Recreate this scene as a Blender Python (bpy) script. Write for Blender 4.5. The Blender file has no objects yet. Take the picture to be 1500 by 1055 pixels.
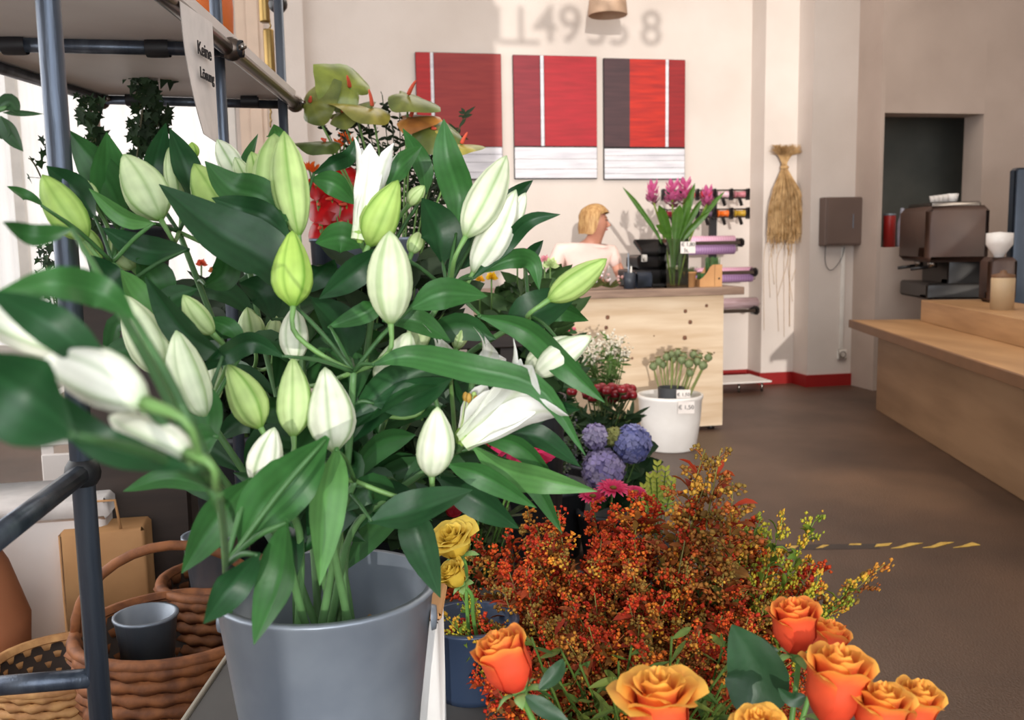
import bpy, bmesh, math, random
from mathutils import Vector, Matrix
V = Vector
PI = math.pi
R = math.radians
rnd = random.Random(11)
sc = bpy.context.scene
col = sc.collection

# ------------------------------------------------------------------ camera
H, F = 1.32, 1400.0
YAW, PITCH, ROLL = R(11.5), R(7.1), R(0.96)
CAM = V((0, 0, H))
fwd = V((math.sin(YAW)*math.cos(PITCH), math.cos(YAW)*math.cos(PITCH), -math.sin(PITCH)))
rt0 = V((math.cos(YAW), -math.sin(YAW), 0))
up0 = rt0.cross(fwd)
rt = rt0*math.cos(ROLL) - up0*math.sin(ROLL)
up = up0*math.cos(ROLL) + rt0*math.sin(ROLL)
cd = bpy.data.cameras.new('camera')
cam = bpy.data.objects.new('camera', cd)
col.objects.link(cam)
M3 = Matrix((rt, up, -fwd)).transposed()
cam.matrix_world = Matrix.Translation(CAM) @ M3.to_4x4()
cd.sensor_width = 36
cd.lens = 36*F/1500
cd.clip_start = 0.02
cd.dof.use_dof = True
cd.dof.focus_distance = 1.7
cd.dof.aperture_fstop = 7.5
sc.camera = cam
plan_r = V((math.cos(YAW), -math.sin(YAW), 0))
plan_f = V((math.sin(YAW), math.cos(YAW), 0))

def at(px, py, d):
    return CAM + (fwd + rt*((px-750)/F) - up*((py-527.5)/F))*d
def ray(px, py):
    return fwd + rt*((px-750)/F) - up*((py-527.5)/F)
def onz(px, py, z=0.0):
    r = ray(px, py); return CAM + r*((z-H)/r.z)
def ony(px, py, y):
    r = ray(px, py); return CAM + r*(y/r.y)
def depth(p):
    return (p-CAM).dot(fwd)

# ------------------------------------------------------------------ light and exposure
w = bpy.data.worlds.new('world'); sc.world = w; w.use_nodes = True
bg = w.node_tree.nodes['Background']
bg.inputs[0].default_value = (0.80, 0.88, 1.0, 1); bg.inputs[1].default_value = 1.0
def light(name, kind, loc, direction, energy, color, **k):
    l = bpy.data.lights.new(name, kind); l.energy = energy; l.color = color
    for a, b in k.items(): setattr(l, a, b)
    o = bpy.data.objects.new(name, l); col.objects.link(o); o.location = loc
    o.rotation_euler = V(direction).to_track_quat('-Z', 'Y').to_euler()
    return o
SUN_AZ, SUN_EL = R(13.0), R(4.0)
sun_dir = V((math.sin(SUN_AZ)*math.cos(SUN_EL), math.cos(SUN_AZ)*math.cos(SUN_EL), -math.sin(SUN_EL)))
light('sun', 'SUN', (0, -8, 6), sun_dir, 1.7, (1.0, 0.95, 0.88), angle=R(0.35))
light('shop_window_light', 'AREA', (0.8, -2.35, 2.3), (0, 1, -0.08), 165, (0.93, 0.97, 1.0), shape='RECTANGLE', size=6.0, size_y=3.6)
light('left_fill_light', 'AREA', (-2.9, 3.4, 2.2), (1, 0.12, -0.1), 130, (0.96, 0.98, 1.0), shape='RECTANGLE', size=5.5, size_y=2.6)  # added fill in front of the solid left wall, no window there
light('ceiling_fill_back', 'AREA', (2.0, 5.2, 4.3), (0, 0.12, -1), 75, (1.0, 0.93, 0.84), shape='RECTANGLE', size=4.0, size_y=3.0)  # added soft fill below the ceiling, no fixture behind it
light('floor_spot', 'SPOT', onz(1300, 715)+V((.3, -.4, 4.2)), (-.3, .4, -4.2), 420, (1.0, 0.82, 0.55), spot_size=R(15), spot_blend=1.0, shadow_soft_size=.08)
light('ceiling_fill_cafe', 'AREA', (4.2, 4.2, 4.3), (0, 0.1, -1), 25, (1.0, 0.88, 0.74), shape='RECTANGLE', size=2.0, size_y=3.0)  # added fill over the counter side, no fixture behind it
sc.view_settings.view_transform = 'Standard'
sc.view_settings.look = 'None'
sc.view_settings.gamma = 1.0
sc.view_settings.use_curve_mapping = False
sc.view_settings.exposure = 0.25
sc.cycles.max_bounces = 6
sc.cycles.diffuse_bounces = 4
sc.cycles.transparent_max_bounces = 12
sc.cycles.caustics_reflective = False
sc.cycles.caustics_refractive = False
sc.cycles.sample_clamp_indirect = 4.0

# ------------------------------------------------------------------ helpers
def S(r, g, b):
    def c(x):
        x = max(0.0, min(1.0, x/255.0))
        return x/12.92 if x <= 0.04045 else ((x+0.055)/1.055)**2.4
    return (c(r), c(g), c(b))
def mixc(a, b, t):
    t = max(0.0, min(1.0, t))
    return tuple(a[i]*(1-t)+b[i]*t for i in range(3))
def scalec(a, s):
    return tuple(min(1.0, x*s) for x in a)
def lerp_tab(tab, u):
    for (a, x), (b, y) in zip(tab, tab[1:]):
        if u <= b: return x + (y-x)*(u-a)/max(1e-9, b-a)
    return tab[-1][1]

def mat(name, c, rough=0.6, metal=0.0, c2=None, scale=8.0, stretch=(1, 1, 1), bump=0.0, bscale=None,
        detail=4.0, lo=0.35, hi=0.65, emit=0.0, ec=None, spec=0.5, coords='Object', alpha=1.0, rough2=None):
    m = bpy.data.materials.new(name); m.use_nodes = True
    nt = m.node_tree; n = nt.nodes; L = nt.links
    b = n['Principled BSDF']
    b.inputs['Base Color'].default_value = (*c, 1)
    b.inputs['Roughness'].default_value = rough
    b.inputs['Metallic'].default_value = metal
    b.inputs['Specular IOR Level'].default_value = spec
    if c2 is None: c2 = scalec(c, 0.88)
    tc = n.new('ShaderNodeTexCoord'); mp = n.new('ShaderNodeMapping')
    mp.inputs['Scale'].default_value = stretch
    L.new(tc.outputs[coords], mp.inputs[0])
    ns = n.new('ShaderNodeTexNoise'); ns.inputs['Scale'].default_value = scale; ns.inputs['Detail'].default_value = detail
    L.new(mp.outputs[0], ns.inputs['Vector'])
    rp = n.new('ShaderNodeValToRGB')
    rp.color_ramp.elements[0].position = lo; rp.color_ramp.elements[0].color = (*c2, 1)
    rp.color_ramp.elements[1].position = hi; rp.color_ramp.elements[1].color = (*c, 1)
    L.new(ns.outputs['Fac'], rp.inputs[0]); L.new(rp.outputs[0], b.inputs['Base Color'])
    if rough2 is not None:
        mr = n.new('ShaderNodeMapRange'); mr.inputs[3].default_value = rough; mr.inputs[4].default_value = rough2
        L.new(ns.outputs['Fac'], mr.inputs[0]); L.new(mr.outputs[0], b.inputs['Roughness'])
    if bump:
        n2 = n.new('ShaderNodeTexNoise'); n2.inputs['Scale'].default_value = bscale or scale*4; n2.inputs['Detail'].default_value = 3
        L.new(mp.outputs[0], n2.inputs['Vector'])
        bp = n.new('ShaderNodeBump'); bp.inputs['Strength'].default_value = bump; bp.inputs['Distance'].default_value = 0.01
        L.new(n2.outputs['Fac'], bp.inputs['Height']); L.new(bp.outputs[0], b.inputs['Normal'])
    if emit:
        b.inputs['Emission Color'].default_value = (*(ec or c), 1); b.inputs['Emission Strength'].default_value = emit
    if alpha < 1: b.inputs['Alpha'].default_value = alpha
    return m

def mat_attr(name, rough=0.5, trans=0.2, spec=0.5, bump=0.15, bscale=60.0):
    m = bpy.data.materials.new(name); m.use_nodes = True
    nt = m.node_tree; n = nt.nodes; L = nt.links
    b = n['Principled BSDF']; out = n['Material Output']
    a = n.new('ShaderNodeVertexColor'); a.layer_name = 'Col'
    tc = n.new('ShaderNodeTexCoord')
    ns = n.new('ShaderNodeTexNoise'); ns.inputs['Scale'].default_value = 35; L.new(tc.outputs['Object'], ns.inputs['Vector'])
    mr = n.new('ShaderNodeMapRange'); mr.inputs[1].default_value = 0.3; mr.inputs[2].default_value = 0.7
    mr.inputs[3].default_value = 0.86; mr.inputs[4].default_value = 1.12
    L.new(ns.outputs['Fac'], mr.inputs[0])
    mx = n.new('ShaderNodeVectorMath'); mx.operation = 'SCALE'
    L.new(a.outputs['Color'], mx.inputs[0]); L.new(mr.outputs[0], mx.inputs['Scale'])
    L.new(mx.outputs[0], b.inputs['Base Color'])
    b.inputs['Roughness'].default_value = rough; b.inputs['Specular IOR Level'].default_value = spec
    if bump:
        n2 = n.new('ShaderNodeTexNoise'); n2.inputs['Scale'].default_value = bscale
        L.new(tc.outputs['Object'], n2.inputs['Vector'])
        bp = n.new('ShaderNodeBump'); bp.inputs['Strength'].default_value = bump; bp.inputs['Distance'].default_value = 0.004
        L.new(n2.outputs['Fac'], bp.inputs['Height']); L.new(bp.outputs[0], b.inputs['Normal'])
    if trans:
        t = n.new('ShaderNodeBsdfTranslucent'); L.new(mx.outputs[0], t.inputs[0])
        s = n.new('ShaderNodeMixShader'); s.inputs[0].default_value = trans
        L.new(b.outputs[0], s.inputs[1]); L.new(t.outputs[0], s.inputs[2]); L.new(s.outputs[0], out.inputs[0])
    return m

def mat_glass(name, c=(1, 1, 1), fac=0.12, rough=0.03):
    m = bpy.data.materials.new(name); m.use_nodes = True
    nt = m.node_tree; n = nt.nodes; L = nt.links; n.remove(n['Principled BSDF']); out = n['Material Output']
    t = n.new('ShaderNodeBsdfTransparent'); t.inputs[0].default_value = (*c, 1)
    g = n.new('ShaderNodeBsdfGlossy'); g.inputs['Roughness'].default_value = rough
    fr = n.new('ShaderNodeFresnel'); fr.inputs[0].default_value = 1.45
    ad = n.new('ShaderNodeMath'); ad.operation = 'ADD'; ad.inputs[1].default_value = fac; L.new(fr.outputs[0], ad.inputs[0])
    s = n.new('ShaderNodeMixShader'); L.new(ad.outputs[0], s.inputs[0]); L.new(t.outputs[0], s.inputs[1]); L.new(g.outputs[0], s.inputs[2])
    L.new(s.outputs[0], out.inputs[0])
    return m

class MB:
    def __init__(s): s.v = []; s.f = []; s.c = []
    def add(s, vs, fs, cs):
        o = len(s.v); s.v += [V(p) for p in vs]
        s.f += [tuple(i+o for i in f) for f in fs]
        if cs and isinstance(cs[0], (float, int)): s.c += [cs]*len(vs)
        else: s.c += list(cs) if cs else [(1, 1, 1)]*len(vs)
        return s
    def grid(s, rows, cs, closed=False):
        nu, nv = len(rows), len(rows[0]); vs = [p for r in rows for p in r]; fs = []
        for i in range(nu-1):
            for j in range(nv if closed else nv-1):
                k = (j+1) % nv
                fs.append((i*nv+j, i*nv+k, (i+1)*nv+k, (i+1)*nv+j))
        if cs and not isinstance(cs[0], (float, int)): cs = [c for r in cs for c in r]
        return s.add(vs, fs, cs)
    def box(s, c, size, colr=(1, 1, 1), ax=None, bev=0.0):
        c = V(c); x, y, z = [k/2 for k in size]
        ax = ax or (V((1, 0, 0)), V((0, 1, 0)), V((0, 0, 1)))
        if bev <= 0:
            vs = [c+ax[0]*(i*x)+ax[1]*(j*y)+ax[2]*(k*z) for k in (-1, 1) for j in (-1, 1) for i in (-1, 1)]
            fs = [(0, 2, 3, 1), (4, 5, 7, 6), (0, 1, 5, 4), (2, 6, 7, 3), (0, 4, 6, 2), (1, 3, 7, 5)]
            return s.add(vs, fs, colr)
        b = min(bev, x*.9, y*.9, z*.9); vs = []; idx = {}
        for i in (-1, 1):
            for j in (-1, 1):
                for k in (-1, 1):
                    for a in range(3):
                        d = [x-b, y-b, z-b]; d[a] += b
                        idx[(i, j, k, a)] = len(vs)
                        vs.append(c+ax[0]*(i*d[0])+ax[1]*(j*d[1])+ax[2]*(k*d[2]))
        fs = []
        for a in range(3):
            u, w_ = [(1, 2), (0, 2), (0, 1)][a]
            for sg in (-1, 1):
                q = []
                for (p_, r_) in ((-1, -1), (1, -1), (1, 1), (-1, 1)):
                    k = [0, 0, 0]; k[a] = sg; k[u] = p_; k[w_] = r_; q.append(idx[(*k, a)])
                fs.append(tuple(q))
        for a in range(3):
            u, w_ = [(1, 2), (0, 2), (0, 1)][a]
            for p_ in (-1, 1):
                for r_ in (-1, 1):
                    q = []
                    for (sg, aa) in ((-1, u), (1, u), (1, w_), (-1, w_)):
                        k = [0, 0, 0]; k[a] = sg; k[u] = p_; k[w_] = r_; q.append(idx[(*k, aa)])
                    fs.append(tuple(q))
        for i in (-1, 1):
            for j in (-1, 1):
                for k in (-1, 1): fs.append(tuple(idx[(i, j, k, a)] for a in range(3)))
        return s.add(vs, fs, colr)
    def tube(s, pts, r, colr=(1, 1, 1), n=8, cap=True):
        pts = [V(p) for p in pts]; m = len(pts)
        rs = r if isinstance(r, (list, tuple)) else [r]*m
        T = [(pts[min(i+1, m-1)]-pts[max(i-1, 0)]).normalized() for i in range(m)]
        a = T[0].cross(V((0, 0, 1)));
        if a.length < 1e-3: a = T[0].cross(V((1, 0, 0)))
        a.normalize(); rows = []
        for i in range(m):
            a = (a - T[i]*a.dot(T[i])).normalized(); b = T[i].cross(a)
            rows.append([pts[i]+(a*math.cos(2*PI*k/n)+b*math.sin(2*PI*k/n))*rs[i] for k in range(n)])
        cs = colr if isinstance(colr[0], (float, int)) else [[c]*n for c in colr]
        o = len(s.v); s.grid(rows, cs, True)
        if cap:
            s.f.append(tuple(o+k for k in reversed(range(n)))); s.f.append(tuple(o+(m-1)*n+k for k in range(n)))
        return s
    def lathe(s, base, prof, colr=(1, 1, 1), n=24, axis=V((0, 0, 1)), wob=0.0):
        axis = V(axis).normalized(); a = axis.orthogonal().normalized(); b = axis.cross(a); base = V(base)
        rows = [[base+axis*z+(a*math.cos(2*PI*k/n)+b*math.sin(2*PI*k/n))*r*(1+wob*math.sin(k*2.0)) for k in range(n)] for r, z in prof]
        cs = colr if isinstance(colr[0], (float, int)) else [[c]*n for c in colr]
        return s.grid(rows, cs, True)
    def ball(s, c, r, colr=(1, 1, 1), n=10, m=6, sc_=(1, 1, 1)):
        rows = []
        for i in range(m+1):
            t = PI*i/m
            rows.append([V(c)+V((math.sin(t)*math.cos(2*PI*k/n)*r*sc_[0], math.sin(t)*math.sin(2*PI*k/n)*r*sc_[1], math.cos(t)*r*sc_[2])) for k in range(n)])
        return s.grid(rows, colr, True)
    def octa(s, c, r, colr):
        c = V(c); q = [V((rnd.uniform(.7, 1.2)*r, 0, 0)), V((0, rnd.uniform(.7, 1.2)*r, 0)), V((0, 0, rnd.uniform(.7, 1.2)*r))]
        e = Matrix.Rotation(rnd.uniform(0, 6), 3, V((rnd.random(), rnd.random(), rnd.random()+.01)))
        vs = [c+e@k for x in q for k in (x, -x)]
        return s.add(vs, [(0, 2, 4), (2, 1, 4), (1, 3, 4), (3, 0, 4), (2, 0, 5), (1, 2, 5), (3, 1, 5), (0, 3, 5)], colr)
    def build(s, name, m, parent=None, smooth=True, loc=None):
        base = V((0, 0, 0))
        p = parent
        while p is not None: base += p.location; p = p.parent
        if loc is None: loc = V((0, 0, 0)) if parent else V((0, 0, 0))
        else: loc = V(loc) - base
        off = base + loc
        me = bpy.data.meshes.new(name)
        me.from_pydata([tuple(p_-off) for p_ in s.v], [], s.f)
        if s.c:
            ca = me.color_attributes.new('Col', 'FLOAT_COLOR', 'POINT')
            flat = []
            for c in s.c: flat += [c[0], c[1], c[2], 1.0]
            ca.data.foreach_set('color', flat)
        if smooth: me.polygons.foreach_set('use_smooth', [True]*len(me.polygons))
        me.materials.append(m); me.update()
        o = bpy.data.objects.new(name, me); col.objects.link(o); o.location = loc
        if parent: o.parent = parent
        return o

def tag(o, label=None, cat=None, group=None, kind=None):
    if label: o['label'] = label
    if cat: o['category'] = cat
    if group: o['group'] = group
    if kind: o['kind'] = kind
    return o
def thing(name, label, cat, loc, group=None):
    o = bpy.data.objects.new(name, None); col.objects.link(o); o.location = V(loc); o.empty_display_size = 0.05
    return tag(o, label, cat, group)
def structure(o): o['kind'] = 'structure'; return o
def copy_tree(o, parent=None):
    c = o.copy(); col.objects.link(c)
    if parent: c.parent = parent
    for ch in KIDS.get(o.name, []): copy_tree(ch, c)
    return c
KIDS = {}
def note(root, *parts):
    KIDS.setdefault(root.name, []).extend(parts); return root
def text(body, size, m, parent, origin, xdir, updir, name='lettering', bold=0.0, depth_=0.0006):
    cu = bpy.data.curves.new(name, 'FONT'); cu.body = body; cu.size = size; cu.extrude = depth_; cu.offset = bold
    cu.align_x = 'CENTER'; cu.align_y = 'CENTER'
    t = bpy.data.objects.new(name, cu); col.objects.link(t)
    dg = bpy.context.evaluated_depsgraph_get(); dg.update()
    me = bpy.data.meshes.new_from_object(t.evaluated_get(dg))
    bpy.data.objects.remove(t)
    x = V(xdir).normalized(); z = x.cross(V(updir)).normalized(); y = z.cross(x)
    o = bpy.data.objects.new(name, me); col.objects.link(o); me.materials.clear(); me.materials.append(m)
    base = V((0, 0, 0)); p = parent
    while p is not None: base += p.location; p = p.parent
    me.transform(Matrix((x, y, z)).transposed().to_4x4()); o.location = V(origin)-base
    if parent: o.parent = parent
    return o
def spline(pts, n):
    pts = [V(p) for p in pts]
    if len(pts) == 2: return [pts[0].lerp(pts[1], i/n) for i in range(n+1)]
    P = [pts[0]*2-pts[1]]+pts+[pts[-1]*2-pts[-2]]
    out = []; m = len(pts)-1
    for i in range(n+1):
        t = i/n*m; k = min(int(t), m-1); t -= k
        a, b, c, d = P[k:k+4]
        out.append(0.5*((2*b)+(c-a)*t+(2*a-5*b+4*c-d)*t*t+(3*b-a-3*c+d)*t**3))
    return out

LILY_W = [(0, .10), (.06, .22), (.18, .62), (.35, .95), (.5, 1), (.65, .9), (.8, .62), (.92, .27), (1, .015)]
def leaf(mb, pts, w_, c, tipc=None, facing=None, tilt=0.35, fold=0.22, nu=14, nv=8, prof=LILY_W, veins=0.12, wave=0.0):
    cs = spline(pts, nu); rows = []; cc = []
    n0 = V((rnd.uniform(-1, 1), rnd.uniform(-1, 1), rnd.uniform(-1, 1)))*tilt
    ph = rnd.uniform(0, 6)
    for i, p in enumerate(cs):
        u = i/nu
        T = (cs[min(i+1, nu)]-cs[max(i-1, 0)]).normalized()
        Nh = (facing if facing is not None else (CAM-p).normalized()) + n0
        W = T.cross(Nh)
        if W.length < 1e-4: W = T.orthogonal()
        W.normalize(); N = W.cross(T).normalized()
        if N.dot(Nh) < 0: N = -N
        wd = lerp_tab(prof, u)*w_
        r = []; q = []
        for j in range(nv+1):
            v = -1+2*j/nv
            h = -fold*wd*(1-abs(v))*0.9 + fold*wd*0.3
            r.append(p+W*(v*wd/2)+N*(h+wave*wd*math.sin(u*9+ph+v*2)*abs(v)))
            k = 1+veins*(1 if j % 2 else -1)
            k *= 1.12 if abs(v) < .05 else 1
            b = mixc(c, tipc, max(0, u-.55)*1.2) if tipc else c
            q.append(scalec(b, k))
        rows.append(r); cc.append(q)
    mb.grid(rows, cc)
    return mb

# ------------------------------------------------------------------ materials
M = {}
M['plaster'] = mat('plaster', S(217, 206, 198), 0.85, c2=S(206, 194, 185), scale=1.3, bump=0.12, bscale=60)
M['plaster_dark'] = mat('plaster_taupe', S(192, 174, 162), 0.85, c2=S(178, 160, 148), scale=1.5, bump=0.1, bscale=60)
M['ceiling'] = mat('ceiling_paint', S(225, 220, 214), 0.9)
M['timber_trim'] = mat('painted_beige_trim', S(214, 190, 170), 0.6, scale=5)
M['floor'] = mat('brown_screed', S(98, 74, 58), 0.5, c2=S(66, 48, 37), scale=1.6, detail=12, lo=.3, hi=.72, bump=0.35, bscale=140, rough2=0.35)
M['red_skirt'] = mat('red_skirting', S(150, 22, 20), 0.5)
M['glowing_white_curtain'] = mat('glowing_white_curtain', S(242, 240, 238), 0.9, c2=S(232, 229, 226), scale=3, emit=0.35, ec=S(250, 248, 245))  # emission stands in for daylight shining through the cloth
M['dark_steel'] = mat('dark_steel_tube', S(104, 112, 124), 0.34, 0.7, c2=S(72, 79, 92), scale=30, stretch=(1, 1, .08), bump=0.08, bscale=400)
M['chrome'] = mat('worn_chrome', S(150, 142, 135), 0.25, 0.95, scale=20)
M['bronze'] = mat('bronze_steel', S(104, 92, 84), 0.3, 0.85, scale=12)
M['black_plastic'] = mat('black_plastic', S(30, 28, 29), 0.35, scale=10)
M['black_metal'] = mat('black_metal', S(28, 27, 30), 0.5, scale=10)
M['white_board'] = mat('white_shelf_board', S(232, 224, 218), 0.5, c2=S(216, 206, 200), scale=3)
M['paper'] = mat('white_paper', S(235, 226, 220), 0.8, scale=20)
M['ink'] = mat('black_ink', S(35, 30, 32), 0.8)
M['orange_glaze'] = mat('orange_shade', S(205, 104, 34), 0.6, c2=S(190, 88, 28), scale=9)
M['brass'] = mat('aged_brass', S(150, 122, 72), 0.35, 0.8, scale=14)
M['plywood'] = mat('pale_plywood', S(222, 200, 172), 0.6, c2=S(202, 174, 142), scale=3.2, stretch=(0.5, 1, 5), detail=6, bump=0.06, bscale=40)
M['knot'] = mat('wood_knot', S(126, 84, 58), 0.6, c2=S(90, 56, 38), scale=40)
M['desk_top'] = mat('weathered_wood_top', S(150, 124, 106), 0.45, c2=S(122, 98, 84), scale=4, stretch=(1, 8, 8))
M['cafe_wood'] = mat('amber_oak', S(188, 146, 102), 0.5, c2=S(160, 120, 80), scale=3, stretch=(1, .3, 4))
M['cafe_front'] = mat('tan_counter_front', S(160, 126, 94), 0.6, c2=S(140, 108, 78), scale=2.4, stretch=(1, .4, 3))
M['cafe_line'] = mat('dark_oak_lip', S(118, 82, 54), 0.55, scale=6)
M['green_grey'] = mat('grey_green_recess', S(128, 126, 116), 0.8, c2=S(108, 108, 100), scale=2)
M['brown_machine'] = mat('brown_enamel', S(88, 66, 56), 0.45, c2=S(72, 52, 46), scale=3)
M['ceramic'] = mat('white_ceramic', S(236, 232, 228), 0.3, c2=S(225, 220, 215), scale=5, bump=0.05, bscale=30)
M['red_plastic'] = mat('red_plastic', S(170, 40, 36), 0.4)
M['steel_grey'] = mat('grey_zinc', S(146, 154, 164), 0.38, 0.35, c2=S(122, 130, 142), scale=6, bump=0.05)
M['dark_bucket'] = mat('dark_bucket', S(48, 50, 54), 0.5, scale=6)
M['navy'] = mat('navy_bucket', S(46, 60, 84), 0.4, scale=5)
M['bench'] = mat('grey_bench', S(96, 94, 92), 0.6, c2=S(80, 78, 76), scale=3)
M['bench_edge'] = mat('pale_bench_edge', S(170, 162, 148), 0.6, scale=3)
M['dark_wood'] = mat('dark_wood', S(60, 46, 38), 0.6, c2=S(44, 33, 27), scale=3, stretch=(1, 1, 6))
M['wicker'] = mat('brown_wicker', S(150, 92, 52), 0.7, c2=S(104, 60, 34), scale=30)
M['wicker_pale'] = mat('pale_wicker', S(206, 156, 100), 0.7, c2=S(170, 120, 74), scale=30)
M['kraft'] = mat('kraft_card', S(200, 150, 100), 0.75, c2=S(186, 136, 88), scale=8)
M['raffia'] = mat('raffia', S(206, 170, 122), 0.8, c2=S(160, 122, 74), scale=15)
M['panel_brown'] = mat('dark_panel_box', S(100, 82, 74), 0.55, scale=4)
M['white_plastic'] = mat('white_plastic', S(226, 220, 212), 0.45, scale=6)
M['cream_plastic'] = mat('cream_canister', S(196, 170, 134), 0.5, scale=5)
M['yellow_tape'] = mat('yellow_tape', S(214, 176, 84), 0.6, c2=S(190, 150, 66), scale=30)
M['black_tape'] = mat('black_tape', S(62, 50, 44), 0.7, scale=30)
M['glass'] = mat_glass('clear_glass', (0.93, 0.95, 0.93), 0.05)
M['water'] = mat_glass('green_water', (0.78, 0.84, 0.62), 0.02)
M['film'] = mat_glass('clear_film', (0.86, 0.78, 0.80), 0.35, 0.15)
M['frost'] = mat('roll_core', S(190, 170, 165), 0.4)
M['leaf'] = mat_attr('lily_leaf', 0.44, 0.12, 0.38, 0.12, 90)
M['petal'] = mat_attr('lily_petal', 0.55, 0.22, 0.35, 0.12, 110)
M['stem'] = mat_attr('green_stem', 0.5, 0.0, 0.4, 0.1, 80)
M['matte'] = mat_attr('matte_plant', 0.65, 0.18, 0.3, 0.1, 80)
M['rosep'] = mat_attr('rose_petal', 0.6, 0.25, 0.3, 0.1, 70)
M['gloss'] = mat_attr('waxy_plant', 0.3, 0.1, 0.5, 0.1, 50)
M['tubgreen'] = mat('dark_green_moss', S(86, 112, 66), 0.9, c2=S(56, 80, 44), scale=60, bump=0.6, bscale=200)

# ------------------------------------------------------------------ the room
YW = onz(1100, 557).y
Y1 = onz(1140, 562).y
Y2 = onz(1230, 564.5).y
ZC = 4.75
XL, YF, XR = -3.3, -2.6, 6.4
def slab(name, x0, x1, y0, y1, z0, z1, m):
    c = V(((x0+x1)/2, (y0+y1)/2, (z0+z1)/2))
    o = MB().box(c, (x1-x0, y1-y0, z1-z0)).build(name, m, smooth=False, loc=(c.x, c.y, z0))
    return structure(o)
x_a = ony(1115, 500, Y1).x
x_b = ony(1167, 500, Y1).x
x_b2 = ony(1183, 500, Y2).x
x_c = ony(1283, 400, Y2-0.35).x
slab('floor', XL, XR, YF, YW+.3, -0.12, 0, M['floor'])
slab('ceiling', XL, XR, YF-.2, YW+.3, ZC, ZC+.15, M['ceiling'])
# rear wall with a tall bright window left of the beige pilaster
xw0, xw1 = ony(-260, 300, YW).x, ony(352, 300, YW).x
slab('wall_back', xw1, x_a+.02, YW, YW+.25, 0, ZC, M['plaster'])
slab('wall_back_left', XL, xw0, YW, YW+.25, 0, ZC, M['plaster'])
slab('wall_back_lintel', xw0, xw1, YW, YW+.25, 4.0, ZC, M['plaster'])
slab('wall_back_sill', xw0, xw1, YW, YW+.25, 0, 0.5, M['plaster'])
slab('wall_pillar', x_a, x_b2+.02, Y1, YW+.25, 0, ZC, M['plaster'])
slab('wall_pillar_right', x_b2, x_c+.05, Y2, YW+.25, 0, ZC, M['plaster'])
# pilaster beside the window
xp0, xp1, xp2 = ony(358, 300, YW-.16).x, ony(398, 300, YW-.16).x, ony(455, 300, YW-.1).x
pil = MB().box(((xp0+xp1)/2, YW-.08, ZC/2), (xp1-xp0, .16, ZC)).build('trim_1', M['timber_trim'], smooth=False, loc=((xp0+xp1)/2, YW-.08, 0)); structure(pil)
MB().box(((xp0+xp1)/2+.02, YW-.168, 2.0), ((xp1-xp0)*.45, .016, 3.6), bev=.004).build('raised_panel', M['timber_trim'], pil, False)
slab('trim_2', xp1, xp2, YW-.1, YW+.01, 0, ZC, M['plaster'])
# window with curtain
win = MB()
for x in (xw0+.04, xw0+(xw1-xw0)*.45, xw1-.04): win.box((x, YW+.05, 2.25), (.07, .08, 3.5))
for z in (.53, 3.97): win.box(((xw0+xw1)/2, YW+.05, z), (xw1-xw0, .08, .07))
wo = win.build('window_1', M['white_plastic'], smooth=False, loc=((xw0+xw1)/2, YW, .5)); structure(wo)
rows = []
for i in range(2):
    z = [3.95, .55][i]
    rows.append([V((xw0+(xw1-xw0)*k/160, YW+.14+.022*math.sin(k*1.1)+.012*math.sin(k*.43), z)) for k in range(161)])
cu = MB().grid(rows, (1, 1, 1)).build('curtain', M['glowing_white_curtain'], wo)
# right side: taupe wall with a dark serving recess, coming forward of the pillar
YR = Y2-.35
xo0, xo1 = ony(1292, 300, YR).x, ony(1436, 300, YR).x
zo1 = ony(1360, 166, YR).z
slab('wall_right_end', x_c, xo0, YR, YW+.25, 0, ZC, M['plaster_dark'])
slab('wall_right_lintel', xo0, xo1, YR, YR+.25, zo1, ZC, M['plaster_dark'])
slab('wall_right_far', xo1, XR, YR, YR+.25, 0, ZC, M['plaster_dark'])
zpar = ony(1310, 362, YR+.1).z
slab('wall_right_parapet', xo0, xo1, YR, YR+.3, 0, zpar, M['plaster_dark'])
slab('wall_recess', xo0, xo1+.9, YR+.95, YR+1.05, 0, ZC, M['green_grey'])
slab('wall_right', XR, XR+.2, YF, YW, 0, ZC, M['plaster'])
# solid left wall, front wall with the shop window
slab('wall_left', XL-.2, XL, YF, YW+.3, 0, ZC, M['plaster'])
sun_edge = ony(722, 100, YW) - sun_dir*((YW-YF)/sun_dir.y)
sun_right = ony(1186, 100, Y2) - sun_dir*((Y2-YF)/sun_dir.y)
slab('wall_front_left', XL, sun_edge.x, YF-.1, YF, 0, ZC, M['plaster'])
slab('wall_front_right', sun_right.x, XR, YF-.1, YF, 0, ZC, M['plaster'])
slab('wall_front_sill', sun_edge.x, sun_right.x, YF-.1, YF, 0, .45, M['plaster'])
# red skirting
def skirt(name, x0, x1, y, side=False):
    return slab(name, x0, x1, y-.018, y, 0, .105, M['red_skirt'])
skirt('baseboard_back', xp2, x_a, YW)
slab('baseboard_side', x_a-.018, x_a, Y1, YW-.018, 0, .105, M['red_skirt'])
skirt('baseboard_pillar', x_a-.018, x_b2, Y1)
slab('baseboard_step', x_b2-.018, x_b2, Y2-.018, Y1-.018, 0, .105, M['red_skirt'])
skirt('baseboard_right', x_b2, x_c, Y2)
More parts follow.
